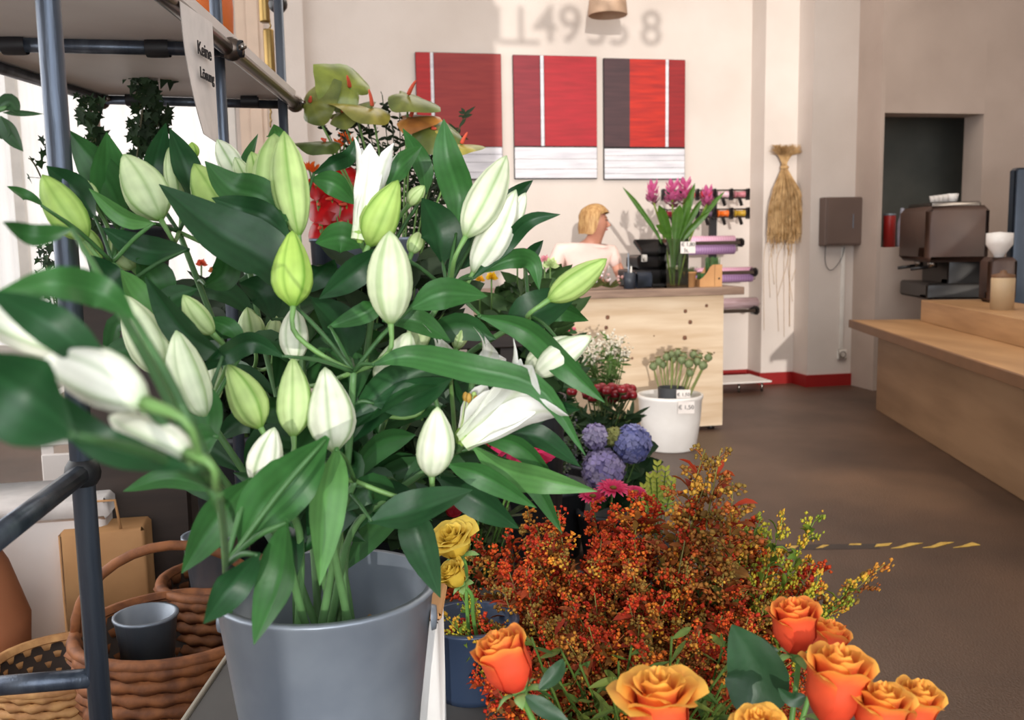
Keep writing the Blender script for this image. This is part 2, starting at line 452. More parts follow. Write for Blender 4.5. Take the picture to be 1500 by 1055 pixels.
# telephone number lettering on the shop window pane (its shadow falls on the rear wall)
lt = thing('window_lettering', 'painted telephone number high on the shop window pane', 'lettering', (sun_edge.x+1, YF, 3.8))
def wpt(px, py):
    return ony(px, py, YW) - sun_dir*((YW-YF)/sun_dir.y)
for s_, x0, y0, hh in (('11', 746, 37, .40), ('49', 817, 38, .44), ('55', 891, 44, .40), ('8', 954, 44, .42)):
    o = text(s_, hh, M['ink'], lt, wpt(x0, y0), (1, 0, 0), (0, 0, 1), 'digits', bold=.004, depth_=.002)
MB().box(wpt(760, 62), (.36, .004, .045)).build('underline', M['ink'], lt)

# ------------------------------------------------------------------ floor tape
tp = onz(1300, 800)
tape = thing('floor_tape', 'worn black and yellow hazard tape across the brown floor', 'tape', (tp.x, tp.y, 0))
a, b = onz(1130, 802), onz(1440, 798)
def quad(mb, pts, h=.0025):
    pts = [V((p.x, p.y, 0)) for p in pts]; n = len(pts)
    mb.add([p+V((0, 0, .0005)) for p in pts]+[p+V((0, 0, h)) for p in pts], [tuple(range(n, 2*n))]+[(i, (i+1) % n, n+(i+1) % n, n+i) for i in range(n)], (1, 1, 1))
    return mb
quad(MB(), [onz(1090, 807), onz(1290, 804), onz(1284, 797), onz(1090, 799)], .0012).build('backing_strip', M['black_tape'], tape, False)
for q in ([(1152, 804), (1165, 804), (1170, 800), (1158, 800)], [(1195, 804), (1205, 803), (1215, 799), (1205, 799)], [(1243, 799), (1261, 799), (1262, 797), (1246, 797)],
          [(1281, 802), (1284, 798), (1307, 796), (1302, 800), (1288, 801)], [(1305, 804), (1322, 803), (1352, 796), (1332, 796), (1318, 801)],
          [(1351, 803), (1368, 803), (1397, 795), (1378, 795), (1363, 801)], [(1396, 803), (1412, 802), (1436, 799), (1424, 795), (1410, 800)]):
    quad(MB(), [onz(*p) for p in q]).build('yellow_stripe', M['yellow_tape'], tape, False)

# ------------------------------------------------------------------ paintings
def painting(x0, y0, x1, y1, fields, label):
    A = ony(x0, y0, YW-.03); B = ony(x1, y1, YW-.03)
    W, Hh = B.x-A.x, A.z-B.z
    t = thing('painting', label, 'painting', (A.x+W/2, YW-.002, B.z), 'red panel paintings over the desk')
    MB().box((A.x+W/2, YW-.017, B.z+Hh/2), (W, .03, Hh), bev=.003).build('canvas', M['ink'], t, False)
    for nm, u0, v0, u1, v1, c, c2 in fields:
        m_ = mat('paint_'+nm, c, .55, c2=c2, scale=5, stretch=(.7, 1, 7), detail=7, lo=.3, hi=.7)
        MB().box((A.x+W*(u0+u1)/2, YW-.0335, B.z+Hh*(v0+v1)/2), (W*(u1-u0), .003, Hh*(v1-v0))).build(nm, m_, t, False)
    return t, A.x, B.z, W, Hh
RED = S(178, 12, 18); WH = S(232, 230, 234); WH2 = S(196, 194, 202)
def white_rows(n, seed):
    r = random.Random(seed); out = []; y = .005
    cuts = sorted([0.005]+[.26*(k+r.uniform(-.15, .15))/n for k in range(1, n)]+[.258])
    for a_, b_ in zip(cuts, cuts[1:]): out.append(('white_band', .006, a_+.003, .994, b_, WH, WH2))
    return out
painting(608, 76, 737, 263, [('red_field', .004, .265, .17, .997, RED, S(150, 8, 14)), ('white_stripe', .17, .265, .205, .997, WH, WH2),
    ('brick_red_field', .212, .265, .997, .997, S(150, 44, 40), S(132, 30, 32))]+white_rows(4, 1), 'left red canvas with one narrow white stripe near its left edge')
painting(751, 80, 875, 262, [('maroon_field', .004, .27, .315, .997, S(140, 30, 44), S(120, 18, 34)), ('white_stripe', .322, .27, .36, .997, WH, WH2),
    ('crimson_field', .367, .27, .997, .997, S(176, 20, 36), S(150, 12, 26))]+white_rows(3, 4), 'middle canvas of maroon and crimson split by a white stripe')
painting(884, 85, 1003, 263, [('charcoal_field', .004, .275, .315, .997, S(74, 46, 50), S(56, 34, 40)), ('scarlet_field', .315, .275, .755, .997, S(196, 36, 10), S(150, 14, 12)),
    ('white_stripe', .755, .275, .79, .997, WH, WH2), ('dark_red_field', .795, .275, .997, .997, S(150, 18, 22), S(124, 10, 18))]+white_rows(5, 7), 'right canvas with charcoal, scarlet and dark red fields')

# ------------------------------------------------------------------ pendant bell shade at top of frame
pb = at(890, 4, 7.7)
t = thing('pendant_lamp', 'small tan pendant lamp shade hanging at the top above the paintings', 'lamp', (pb.x, pb.y, pb.z-.05))
MB().lathe((pb.x, pb.y, pb.z-.10), [(.155, 0), (.16, .004), (.15, .12), (.125, .25), (.07, .33), (.02, .36), (.018, .4)], n=28).build('lamp_shade', mat('tan_shade', S(196, 164, 138), .6), t)
MB().tube([(pb.x, pb.y, pb.z+.2), (pb.x, pb.y, ZC)], .006).build('cable', M['black_plastic'], t)
MB().ball((pb.x, pb.y, pb.z+.02), .035).build('bulb', mat('bulb', S(255, 240, 220), .4, emit=1.5), t)

# ------------------------------------------------------------------ sales desk
dk = onz(1058, 629)
YD = dk.y; XDR = dk.x; XDL = XDR-1.62; ZD = onz(900, 432, 0).z
zt = ony(1060, 431, YD).z
desk = thing('sales_desk', 'pale knotty plywood sales desk with a weathered wooden top', 'desk', ((XDL+XDR)/2, YD+.3, 0))
MB().box(((XDL+XDR)/2, YD+.012, (zt+.03)/2+.0), (XDR-XDL, .024, zt-.03)).build('front_panel', M['plywood'], desk, False)
MB().box((XDR-.012, YD+.34, (zt+.03)/2), (.024, .63, zt-.03)).build('side_panel', M['plywood'], desk, False)
MB().box((XDL+.012, YD+.34, (zt+.03)/2), (.024, .63, zt-.03)).build('side_panel', M['plywood'], desk, False)
MB().box(((XDL+XDR)/2+.04, YD+.30, zt+.024), (XDR-XDL+.16, .74, .052), bev=.004).build('worktop', M['desk_top'], desk, False)
zw = zt+.05
for x in (XDL+.06, XDR-.06): MB().lathe((x, YD+.06, 0), [(0, 0), (.025, 0), (.025, .03), (0, .03)], n=12).build('foot', M['black_plastic'], desk)
for px, py, s_ in ((890, 465, 1), (888, 480, .9), (1004, 456, .9), (1011, 472, 1), (1003, 495, 1.1), (1035, 448, .8), (903, 555, .8), (926, 525, .6), (1046, 517, .4), (870, 553, .7), (958, 492, .35)):
    p = ony(px, py, YD)
    MB().lathe((p.x, YD+.001, p.z), [(0, .003), (.010*s_, .003), (.014*s_, .0022), (.016*s_, 0)], n=14, axis=(0, -1, 0), wob=.08).build('knot', M['knot'], desk)

def onyw(px, py, dy=0.2): return ony(px, py, YD+dy)
def ond(px, dy):      # a point on the desk top below pixel column px, dy behind the front edge
    r = ray(px, 430); t_ = (YD+dy)/r.y; return V((r.x*t_, YD+dy, zw))

# cash register
rp_ = ond(950, .33)
reg = thing('cash_register', 'black electronic cash register on the sales desk', 'register', rp_)
x, y, z = rp_
MB().box((x+.0, y, z+.06), (.34, .36, .12), bev=.01).build('cash_drawer', M['black_plastic'], reg)
MB().box((x-.02, y+.02, z+.17), (.2, .26, .1), bev=.02).build('body', M['black_plastic'], reg)
ax = (V((1, 0, .0)), V((0, .9, .42)).normalized(), V((0, -.42, .9)).normalized())
MB().box((x+.06, y-.02, z+.275), (.30, .2, .035), ax=ax, bev=.008).build('touch_screen', M['black_plastic'], reg)
MB().box((x-.07, y-.11, z+.2), (.04, .012, .05), bev=.004).build('label_sticker', M['white_plastic'], reg)
MB().lathe((x+.2, y+.02, z+.2), [(0, 0), (.055, 0), (.06, .01), (.06, .05), (0, .055)], n=20, axis=(.9, -.4, 0)).build('customer_display', M['black_plastic'], reg)
MB().tube([(x+.2, y+.04, z+.1), (x+.2, y+.04, z+.2)], .012).build('display_pole', M['black_plastic'], reg)
rp2 = ond(941, .12)
cr = thing('card_reader', 'dark card payment reader lying in front of the cash register', 'card reader', rp2)
MB().box(rp2+V((0, 0, .055)), (.12, .09, .11), bev=.012).build('body', mat('dark_blue_plastic', S(40, 46, 58), .4), cr)
MB().box(rp2+V((.1, -.02, .015)), (.1, .07, .03), bev=.008).build('keypad', M['black_plastic'], cr)
c_ = ond(922, .08)
cup = thing('pen_cup', 'dark ribbed pen cup left of the cash register', 'cup', c_)
MB().lathe(c_, [(0, 0), (.038, 0), (.04, .11), (.036, .11), (.034, .01), (0, .01)], n=24, wob=.02).build('cup', mat('dark_cup', S(44, 50, 60), .5), cup)
pn = MB().tube([c_+V((-.005, 0, .02)), c_+V((-.008, 0, .24))], .005).build('pen', M['steel_grey'], loc=c_+V((0, 0, .01)))
tag(pn, 'thin grey pen standing in the dark pen cup', 'pen')
pn = MB().tube([c_+V((.012, .01, .02)), c_+V((.016, .01, .15))], [.009, .006]).build('marker_pen', M['white_plastic'], loc=c_+V((0, 0, .01)))
tag(pn, 'short white marker standing in the dark pen cup', 'pen')

# kraft pot with moss
k_ = ond(1010, .09)
kp = thing('paper_pot', 'small kraft paper pot of green moss beside the glass vase', 'pot', k_)
MB().lathe(k_, [(0, 0), (.034, 0), (.045, .095), (.047, .095), (.047, .105), (.04, .105), (.036, .02), (0, .02)], n=24).build('pot', M['kraft'], kp)
mb = MB()
for i in range(90):
    a_ = rnd.uniform(0, 6.28); r_ = .045*math.sqrt(rnd.random())
    p = k_+V((math.cos(a_)*r_, math.sin(a_)*r_, .1)); q = p+V((rnd.uniform(-.03, .03)-.005, rnd.uniform(-.02, .02), rnd.uniform(.01, .04)))
    mb.tube([p, q], [.003, .001], S(70+rnd.randint(0, 30), 105, 60), 4)
tag(mb.build('moss', M['matte'], kp), kind='stuff')
# card box with green foam
b_ = ond(1036, .1)
bx = thing('cardboard_holder', 'kraft cardboard magazine holder filled with green grass at desk end', 'box', b_)
pr = [(-.075, 0), (-.075, .05), (-.05, .065), (-.02, .1), (.0, .135), (.02, .15), (.035, .15), (.035, 0)]
n_ = len(pr)
for yy in (-.045, .045):
    mb = MB()
    vs = [b_+V((x_, yy+s_, z_)) for s_ in (-.002, .002) for x_, z_ in pr]
    mb.add(vs, [tuple(range(n_)), tuple(range(2*n_-1, n_-1, -1))]+[(i, (i+1) % n_, n_+(i+1) % n_, n_+i) for i in range(n_)], (1, 1, 1))
    mb.build('side_panel', M['kraft'], bx, False)
MB().box(b_+V((.06, -.0, .075)), (.055, .094, .15)).box(b_+V((-.073, 0, .025)), (.004, .09, .05)).build('end_panel', M['kraft'], bx, False)
MB().lathe(b_+V((.065, -.0485, .055)), [(0, .002), (.006, .002), (.007, 0)], n=14, axis=(0, -1, 0)).build('finger_hole', M['ink'], bx)
mb = MB()
for i in range(220):
    p = b_+V((rnd.uniform(-.06, .08), rnd.uniform(-.04, .04), .04)); hgt = .05 if p.x < b_.x-.0 else rnd.uniform(.13, .165)
    mb.tube([p, p+V((rnd.uniform(-.01, .01), rnd.uniform(-.01, .01), hgt))], [.003, .0015], S(64+rnd.randint(0, 40), 110+rnd.randint(-10, 20), 66), 4)
tag(mb.build('green_grass', M['matte'], bx), kind='stuff')

# glass vase with curcuma
vp = ond(986, .1)
vs_ = thing('glass_vase', 'clear square glass vase with green stems on the sales desk', 'vase', vp)
ww = .078; hh = .33
mb = MB()
for sx, sy, a_, b2 in ((-ww, 0, .004, ww*2), (ww, 0, .004, ww*2), (0, -ww, ww*2, .004), (0, ww, ww*2, .004)):
    mb.box(vp+V((sx, sy, hh/2)), (a_, b2, hh))
mb.box(vp+V((0, 0, .006)), (ww*2, ww*2, .012))
mb.build('glass_wall', M['glass'], vs_, False)
MB().box(vp+V((0, 0, .075)), (ww*2-.008, ww*2-.008, .125)).build('water', M['water'], vs_, False)
def card(parent, c, wd, ht, lines, size, xdir=V((1, 0, 0)), name='price_card', lean=0.0, label=None):
    updir = V((0, math.sin(lean), math.cos(lean)))
    xdir = V(xdir).normalized(); nrm = xdir.cross(updir).normalized()
    o = MB().box(c, (wd, .002, ht), ax=(xdir, nrm, updir)).build(name, M['paper'], parent, False, loc=None if parent else c-updir*ht/2)
    if label: tag(o, label, 'price card')
    for i, (s_, dx) in enumerate(lines):
        text(s_, size, M['ink'], o, c+nrm*.0018*1+updir*(ht*(.5-(i+.5)/len(lines)))+xdir*dx, xdir, updir, 'handwriting', bold=.0002)
    return o
card(vs_, vp+V((.072, -ww-.006, .27)), .105, .078, [('€ 1,80', 0), ('St.', -.012)], .036)
def curcuma(px, py, leafs, label, s_=1.0):
    top = ony(px, py, vp.y+rnd.uniform(-.03, .03))
    t = thing('curcuma', label, 'flower', vp+V(((top.x-vp.x)*.12, rnd.uniform(-.03, .03), .015)), 'pink curcuma flowers in the glass vase')
    b0 = t.location.copy()
    st = MB().tube(spline([b0, b0.lerp(top, .5)+V((-(top.x-vp.x)*.12, 0, 0)), top-V((0, 0, .03))], 10), .0065, S(110, 130, 40)).build('stem', M['stem'], t)
    mb = MB()
    for i in range(22):
        f = i/21; a_ = i*2.4; rr = .05*s_*(1-f*.35)
        d = V((math.cos(a_), math.sin(a_), 0)); z0 = -.07+.13*f
        cc = mixc(S(96, 60, 66), S(208, 100, 152), min(1, f*2.4))
        base = top+V((0, 0, z0*s_))
        leaf(mb, [base, base+d*rr*.7+V((0, 0, .02)), base+d*rr*(1.15)+V((0, 0, .05))], .034*s_, cc, mixc(cc, S(240, 150, 190), .5), facing=d+V((0, 0, .5)), tilt=.1, nu=5, nv=4, veins=.05, prof=[(0, .5), (.5, 1), (.8, .7), (1, .1)])
    mb.build('flower_head', M['rosep'], t)
    for (tx, ty, wd) in leafs:
        tp_ = ony(tx, ty, vp.y+rnd.uniform(-.12, .08))
        m_ = V((vp.x+(tp_.x-vp.x)*.22, tp_.y*.3+vp.y*.7, vp.z+.3))
        leaf(MB(), [b0, m_, m_.lerp(tp_, .6)+V((0, 0, .02)), tp_], wd, S(66, 104, 34), S(84, 124, 40), tilt=.5, nu=12, prof=[(0, .1), (.3, .25), (.5, .85), (.7, 1), (.9, .5), (1, .02)]).build('leaf', M['leaf'], t)
curcuma(956, 285, [(912, 274, .035), (960, 330, .05)], 'pink curcuma leaning left in the glass vase, leftmost bloom', .95)
curcuma(985, 286, [(965, 300, .07), (996, 300, .08)], 'pink curcuma bloom left of the vase centre, one of the two touching blooms', 1.15)
curcuma(1003, 284, [(1018, 268, .06), (1012, 290, .07)], 'pink curcuma bloom right of the vase centre, second of the two touching blooms', 1.15)
curcuma(1036, 292, [(1062, 280, .04), (1030, 290, .05), (1040, 310, .05)], 'pink curcuma leaning right in the glass vase, rightmost bloom', .9)

# small floral bits on the desk
for i, (px, s_, cc, lb) in enumerate(((868, .9, S(240, 225, 232), 'posy of white and pink blossoms on the desk before the woman'), (892, .8, S(200, 120, 110), 'low posy of dark leaves and reddish tips on the desk'))):
    p0 = ond(px, .12)
    t = thing('small_posy', lb, 'flowers', p0)
    mb = MB(); m2 = MB()
    for k in range(26):
        a_ = rnd.uniform(0, 6.28); r_ = .12*math.sqrt(rnd.random()); e = p0+V((math.cos(a_)*r_, math.sin(a_)*r_*.6, rnd.uniform(.03, .12)*s_))
        leaf(mb, [p0+V((0, 0, .01)), e], .02, S(66+rnd.randint(0, 30), 86, 44), nu=4, nv=2, tilt=.8)
        if k % 2: m2.octa(e+V((0, 0, .01)), .014, mixc(cc, S(250, 245, 240), rnd.random()*.6))
    tag(mb.build('foliage', M['matte'], t), kind='stuff'); tag(m2.build('blossom', M['matte'], t), kind='stuff')

# ------------------------------------------------------------------ shop assistant behind the desk
def skin(name, nodes, edges, m, parent, sub=2, root=0):
    base = V((0, 0, 0)); p = parent
    while p is not None: base += p.location; p = p.parent
    me = bpy.data.meshes.new(name); me.from_pydata([tuple(V(n[:3])-base) for n in nodes], edges, [])
    o = bpy.data.objects.new(name, me); col.objects.link(o); o.parent = parent
    a_ = o.modifiers.new('skin', 'SKIN'); a_.use_smooth_shade = True
    for i, n in enumerate(nodes):
        r_ = n[3]; r2 = n[4] if len(n) > 4 else r_
        me.skin_vertices[0].data[i].radius = (r_, r2)
        me.skin_vertices[0].data[i].use_root = (i == root)
    b_ = o.modifiers.new('sub', 'SUBSURF'); b_.levels = sub; b_.render_levels = sub
    me.materials.append(m)
    return o
hd = ony(875, 326, YD+.78)          # head centre
PX, PY = hd.x-.07, hd.y+.04
per = thing('person', 'woman with short blonde hair in a pale pink t-shirt leaning over the desk', 'person', (PX, PY+.05, 0))
skinm = mat('skin', S(206, 148, 124), .55, c2=S(196, 134, 110), scale=12)
zs = hd.z-.20
def pp(dx, dy, z): return (PX+dx, PY+dy, z)
nodes = [(*pp(-.0, .08, .92), .15, .11), (*pp(0, .05, 1.08), .135, .10), (*pp(.0, .02, zs-.06), .125, .08), (*pp(.05, .01, zs+.06), .062, .062),
         (hd.x-.005, hd.y+.01, hd.z-.085, .066, .062), (hd.x, hd.y, hd.z+.0, .104, .094), (hd.x-.005, hd.y, hd.z+.085, .075, .07),
         (*pp(-.2, .02, zs-.01), .048, .046), (*pp(-.30, -.02, zs-.26), .044, .044), (*pp(-.20, -.24, zw+.07), .032, .034), (*pp(-.14, -.31, zw+.04), .028, .02),
         (*pp(.19, .0, zs-.03), .048, .046), (*pp(.27, -.08, zs-.26), .042, .042), (*pp(.24, -.3, zw+.06), .030, .032), (*pp(.23, -.38, zw+.035), .028, .02),
         (*pp(-.1, .08, .85), .095, .095), (*pp(-.11, .06, .47), .062, .062), (*pp(-.11, .09, .09), .042, .042), (*pp(-.12, -.05, .035), .042, .03),
         (*pp(.1, .08, .85), .095, .095), (*pp(.11, .06, .47), .062, .062), (*pp(.11, .09, .09), .042, .042), (*pp(.12, -.05, .035), .042, .03)]
edges = [(0, 1), (1, 2), (2, 3), (3, 4), (4, 5), (5, 6), (2, 7), (7, 8), (8, 9), (9, 10), (2, 11), (11, 12), (12, 13), (13, 14), (0, 15), (15, 16), (16, 17), (17, 18), (0, 19), (19, 20), (20, 21), (21, 22)]
for hb, sx in ((10, 1), (14, -1)):
    h0 = V(nodes[hb][:3])
    for k in range(4):
        x_ = (k-1.5)*.02
        L_ = (.062, .074, .07, .056)[k]
        i0 = len(nodes)
        nodes += [(h0.x+x_, h0.y-.03, h0.z+.005, .0085), (h0.x+x_*1.15, h0.y-.03-L_*.5, h0.z+.006, .008), (h0.x+x_*1.2, h0.y-.03-L_*.95, h0.z-.018, .0065)]
        edges += [(hb, i0), (i0, i0+1), (i0+1, i0+2)]
    i0 = len(nodes)
    nodes += [(h0.x+sx*.03, h0.y+.0, h0.z-.0, .0095), (h0.x+sx*.055, h0.y-.03, h0.z-.012, .008)]
    edges += [(hb, i0), (i0, i0+1)]
skin('body', nodes, edges, skinm, per)
# t-shirt and trousers follow the body
nd = [(*pp(0, .07, .95), .165, .13), (*pp(0, .05, 1.08), .155, .12), (*pp(0, .02, zs-.05), .178, .125), (*pp(.03, .015, zs+.025), .09, .08),
      (*pp(-.2, .02, zs-.005), .075, .072), (*pp(-.255, .0, zs-.14), .066, .064), (*pp(.19, .0, zs-.025), .072, .07), (*pp(.235, -.045, zs-.14), .064, .062)]
skin('t_shirt', nd, [(0, 1), (1, 2), (2, 3), (2, 4), (4, 5), (2, 6), (6, 7)], mat('pale_pink_cotton', S(240, 214, 204), .85, c2=S(228, 200, 190), scale=6), per)
nd = [(*pp(0, .08, .92), .16, .125), (*pp(-.1, .08, .82), .108, .108), (*pp(-.11, .06, .47), .08, .08), (*pp(-.11, .09, .12), .065, .065), (*pp(.1, .08, .82), .108, .108), (*pp(.11, .06, .47), .08, .08), (*pp(.11, .09, .12), .065, .065)]
skin('trousers', nd, [(0, 1), (1, 2), (2, 3), (0, 4), (4, 5), (5, 6)], mat('dark_denim', S(58, 62, 80), .8), per)
# face turned to the right of the picture, hair bob
fx = V((.88, -.48, -.05)).normalized(); fs = V((0, 0, 1)).cross(fx).normalized()
nose = MB().tube([hd+fx*.066+V((0, 0, .012)), hd+fx*.092+V((0, 0, -.018)), hd+fx*.068+V((0, 0, -.03))], [.008, .014, .01], n=8); nose.build('nose', skinm, per)
MB().ball(hd+fx*.066+V((0, 0, -.05)), .02, sc_=(.7, 1.1, .35)).build('mouth', mat('lips', S(170, 84, 80), .5), per)
for s_ in (-1, 1):
    MB().ball(hd+fx*.066+fs*.028*s_+V((0, 0, .02)), .0075).build('eye', M['ceramic'], per)
    MB().ball(hd+fx*.071+fs*.029*s_+V((0, 0, .02)), .006).build('iris', M['ink'], per)
    MB().tube([hd+fx*.070+fs*.014*s_+V((0, 0, .038)), hd+fx*.060+fs*.042*s_+V((0, 0, .04))], .004).build('eyebrow', mat('brow', S(140, 96, 60), .8), per)
MB().ball(hd-fs*(-.088)*-1+V((0, 0, -.005)), .02, sc_=(.9, .5, 1.3)).build('ear', skinm, per)
hairm = mat('blonde_hair', S(204, 164, 108), .55, c2=S(160, 112, 64), scale=14, stretch=(5, 5, .8), bump=.4, bscale=40)
rows = []
for i in range(15):
    th = PI*(.02+.66*i/14)
    rw = []
    for k in range(36):
        ph = 2*PI*k/36
        d = fx*math.cos(ph)+fs*math.sin(ph)
        front = max(0, math.cos(ph))
        tt = min(th, PI*(.33 if front > .5 else .33+(.5-front)*.9)) if front > .12 else th
        r_ = .128+.006*math.sin(k*2.3+i)+.006*math.sin(k*5.1)
        zz = math.cos(tt)*.125
        rw.append(hd+V((-.008, 0, .015))+d*(r_*math.sin(min(tt, PI*.55))*(1-.12*front))+V((0, 0, zz-.02*max(0, i-9)*(1-front)*.35)))
    rows.append(rw)
MB().grid(rows, (1, 1, 1), True).build('hair', hairm, per)

# ------------------------------------------------------------------ wrapping paper roll stand
YS = YW-.42
sp = onz(1052, 575); sx_ = ony(1050, 400, YS).x
def YSx(px, py, dy=0): return ony(px, py, YS+dy)
stn = thing('roll_stand', 'black upright wrapping roll stand with arms behind the desk', 'stand', (sx_, YS, 0))
ztop = YSx(1045, 280).z
MB().box((sx_-.02, YS+.05, ztop/2), (.06, .04, ztop)).build('post', M['black_metal'], stn, False)
pz = YSx(1085, 549).z
MB().box((YSx(1075, 549).x, YS-.05, .09), (.46, .42, .015), bev=.003).build('base_plate', M['white_board'], stn, False)
for px in (1068, 1101): MB().tube([(YSx(px, 549).x, YS-.2, .0), (YSx(px, 549).x, YS-.2, .084)], .012).build('foot', M['chrome'], stn)
# ribbon racks
for ri, (ya, x0, x1) in enumerate(((285, 972, 1096), (313, 972, 1096))):
    A, B = YSx(x0, ya, -.02), YSx(x1, ya, -.02); zz = (A.z+B.z)/2
    rk = thing('ribbon_rack', ('upper' if ri == 0 else 'lower')+' black ribbon rack at the top of the roll stand', 'rack', (A.x, A.y, zz-.04), 'ribbon racks on the roll stand')
    for dz, dy in ((.035, .0), (-.03, .03)):
        MB().tube([(A.x, A.y+dy, zz+dz), (B.x, A.y+dy, zz+dz)], .007).build('rod', M['bronze'], rk)
    for k in range(6):
        x = A.x+(B.x-A.x)*k/5
        MB().box((x, A.y+.01, zz), (.016, .07, .10), bev=.006).build('bracket', M['black_plastic'], rk)
        if k < 5:
            MB().box((x+.07, A.y-.03, zz-.065), (.03, .012, .07), ax=(V((.9, 0, .3)).normalized(), V((0, 1, 0)), V((-.3, 0, .9)).normalized()), bev=.004).build('cutter', M['black_plastic'], rk)
    step = (B.x-A.x)/5
    cols = [(S(60, 50, 50), 'black'), (S(190, 40, 60), 'crimson'), (S(200, 30, 30), 'red'), (S(232, 190, 200), 'pale pink'), (S(196, 120, 130), 'dusty pink')] if ri == 0 else \
           [(S(150, 30, 50), 'wine red'), (S(220, 200, 200), 'white'), (S(90, 70, 90), 'plum'), (S(235, 110, 30), 'orange'), (S(190, 150, 40), 'golden yellow')]
    for k, (cc, nm) in enumerate(cols):
        x = A.x+step*(k+.5)
        o = MB().lathe((x-.045, A.y+.01, zz), [(0, 0), (.03, 0), (.03, .005), (.024, .006), (.024, .084), (.03, .085), (.03, .09), (0, .09)], n=18, axis=(1, 0, 0)).build('ribbon_spool', mat('ribbon_'+nm.replace(' ', '_'), cc, .4), loc=(x, A.y, zz-.03))
        tag(o, nm+' ribbon spool on the '+('upper' if ri == 0 else 'lower')+' rack of the roll stand', 'ribbon', 'ribbon spools on the racks')
# big rolls
def roll(x0, x1, ya, rad, m_, label, dy=0.0, core=M['frost']):
    A, B = YSx(x0, ya, dy), YSx(x1, ya, dy); z = (A.z+B.z)/2
    t = thing('paper_roll', label, 'roll', ((A.x+B.x)/2, A.y, z-rad), 'wrapping rolls on the roll stand')
    MB().lathe((A.x, A.y, z), [(.02, -.002), (rad, 0), (rad, B.x-A.x), (.02, B.x-A.x+.002)], n=28, axis=(1, 0, 0)).build('paper', m_, t)
    MB().lathe((A.x-.02, A.y, z), [(.019, 0), (.019, B.x-A.x+.05), (0, B.x-A.x+.05)], n=16, axis=(1, 0, 0)).build('core', core, t)
    return t
def striped(name, a_, b_, m_=90):
    q = mat(name, a_, .5); nt = q.node_tree; wv = nt.nodes.new('ShaderNodeTexWave'); wv.inputs['Scale'].default_value = 14
    wv.bands_direction = 'X'
    tc = nt.nodes['Texture Coordinate']; nt.links.new(tc.outputs['Object'], wv.inputs['Vector'])
    rp = nt.nodes.new('ShaderNodeValToRGB'); rp.color_ramp.elements[0].color = (*a_, 1); rp.color_ramp.elements[1].color = (*b_, 1)
    nt.links.new(wv.outputs['Fac'], rp.inputs[0]); nt.links.new(rp.outputs[0], nt.nodes['Principled BSDF'].inputs['Base Color'])
    return q
pink = striped('pink_striped_paper', S(232, 186, 206), S(214, 158, 186)); lil = striped('lilac_striped_paper', S(176, 140, 180), S(150, 112, 158))
roll(985, 1075, 353, .042, pink, 'pale pink striped paper roll, highest on the roll stand')
roll(985, 1075, 366, .042, lil, 'violet striped paper roll just under the highest pink one', -.05)
roll(1012, 1101, 399, .042, striped('rose_paper', S(226, 176, 196), S(208, 150, 178)), 'pink paper roll in the middle of the roll stand')
roll(1012, 1101, 408, .036, lil, 'violet paper roll under the middle pink roll', -.04)
roll(1018, 1108, 445, .05, mat('mauve_film', S(186, 160, 164), .22, c2=S(160, 132, 134), scale=6, stretch=(1, 8, 8)), 'clear mauve cellophane roll, lowest on the roll stand')
for x0, x1, ya in ((990, 1090, 357), (1012, 1110, 401), (1018, 1112, 458)):
    A, B = YSx(x0, ya, -.1), YSx(x1, ya, -.1)
    MB().box(((A.x+B.x)/2, A.y, A.z), (B.x-A.x, .012, .03), bev=.003).build('cutter_bar', M['bronze'], stn, False)
    MB().box((B.x-.02, A.y+.05, A.z), (.055, .13, .075), bev=.02).build('end_cap', M['black_plastic'], stn)
    MB().box(((A.x+B.x)/2-.1, YS+.02, A.z), (.05, .1, .03)).build('arm', M['black_metal'], stn, False)

# ------------------------------------------------------------------ raffia bundle on the pillar
rt_ = ony(1147, 212, Y1-.02)
raf = thing('raffia_bundle', 'dried raffia bundle hanging on the white pillar', 'raffia', (rt_.x, Y1-.06, ony(1147, 358, Y1-.05).z))
zT, zB = rt_.z, ony(1150, 358, Y1-.05).z; zN = ony(1147, 246, Y1).z
mb = MB(); xc = rt_.x
for i in range(420):
    a_ = rnd.uniform(0, 6.28); q = math.sqrt(rnd.random())
    ty = rnd.random()
    tx = xc+q*math.cos(a_)*.14; by = Y1-.075+q*math.sin(a_)*.06
    bx_ = xc+.03+q*math.cos(a_)*.20
    zb = zB+rnd.uniform(0, .1)+(.0 if rnd.random() > .04 else -.12)
    pts = [V((tx+rnd.uniform(-.03, .03), by, zT-rnd.uniform(0, .08))), V((xc+q*math.cos(a_)*.06, Y1-.06, (zT+zN)/2)), V((xc+q*math.cos(a_)*.025, Y1-.05+q*math.sin(a_)*.02, zN)),
           V((xc+.01+q*math.cos(a_)*.13, by, zN-.2)), V((xc+.02+q*math.cos(a_)*.18+rnd.uniform(-.02, .02), by, (zN+zB)/2-.05)), V((bx_+rnd.uniform(-.02, .02), by, zb))]
    mb.tube(spline(pts, 12), .0022, n=3, cap=False)
tag(mb.build('strand', M['raffia'], raf), kind='stuff')
mb = MB()
for i in range(14):
    x = xc+rnd.uniform(-.14, .2); z = zB+rnd.uniform(-.02, .1)
    mb.tube(spline([V((x, Y1-.05, z)), V((x+rnd.uniform(-.06, .06), Y1-.02, z-.2)), V((x+rnd.uniform(-.05, .05), Y1-.015, z-rnd.uniform(.3, .9)))], 10), .0016, n=3)
tag(mb.build('loose_strand', M['raffia'], raf), kind='stuff')
MB().lathe((xc, Y1-.055, zN-.012), [(.034, 0), (.038, .012), (.034, .024)], n=14).build('tie', M['raffia'], raf)

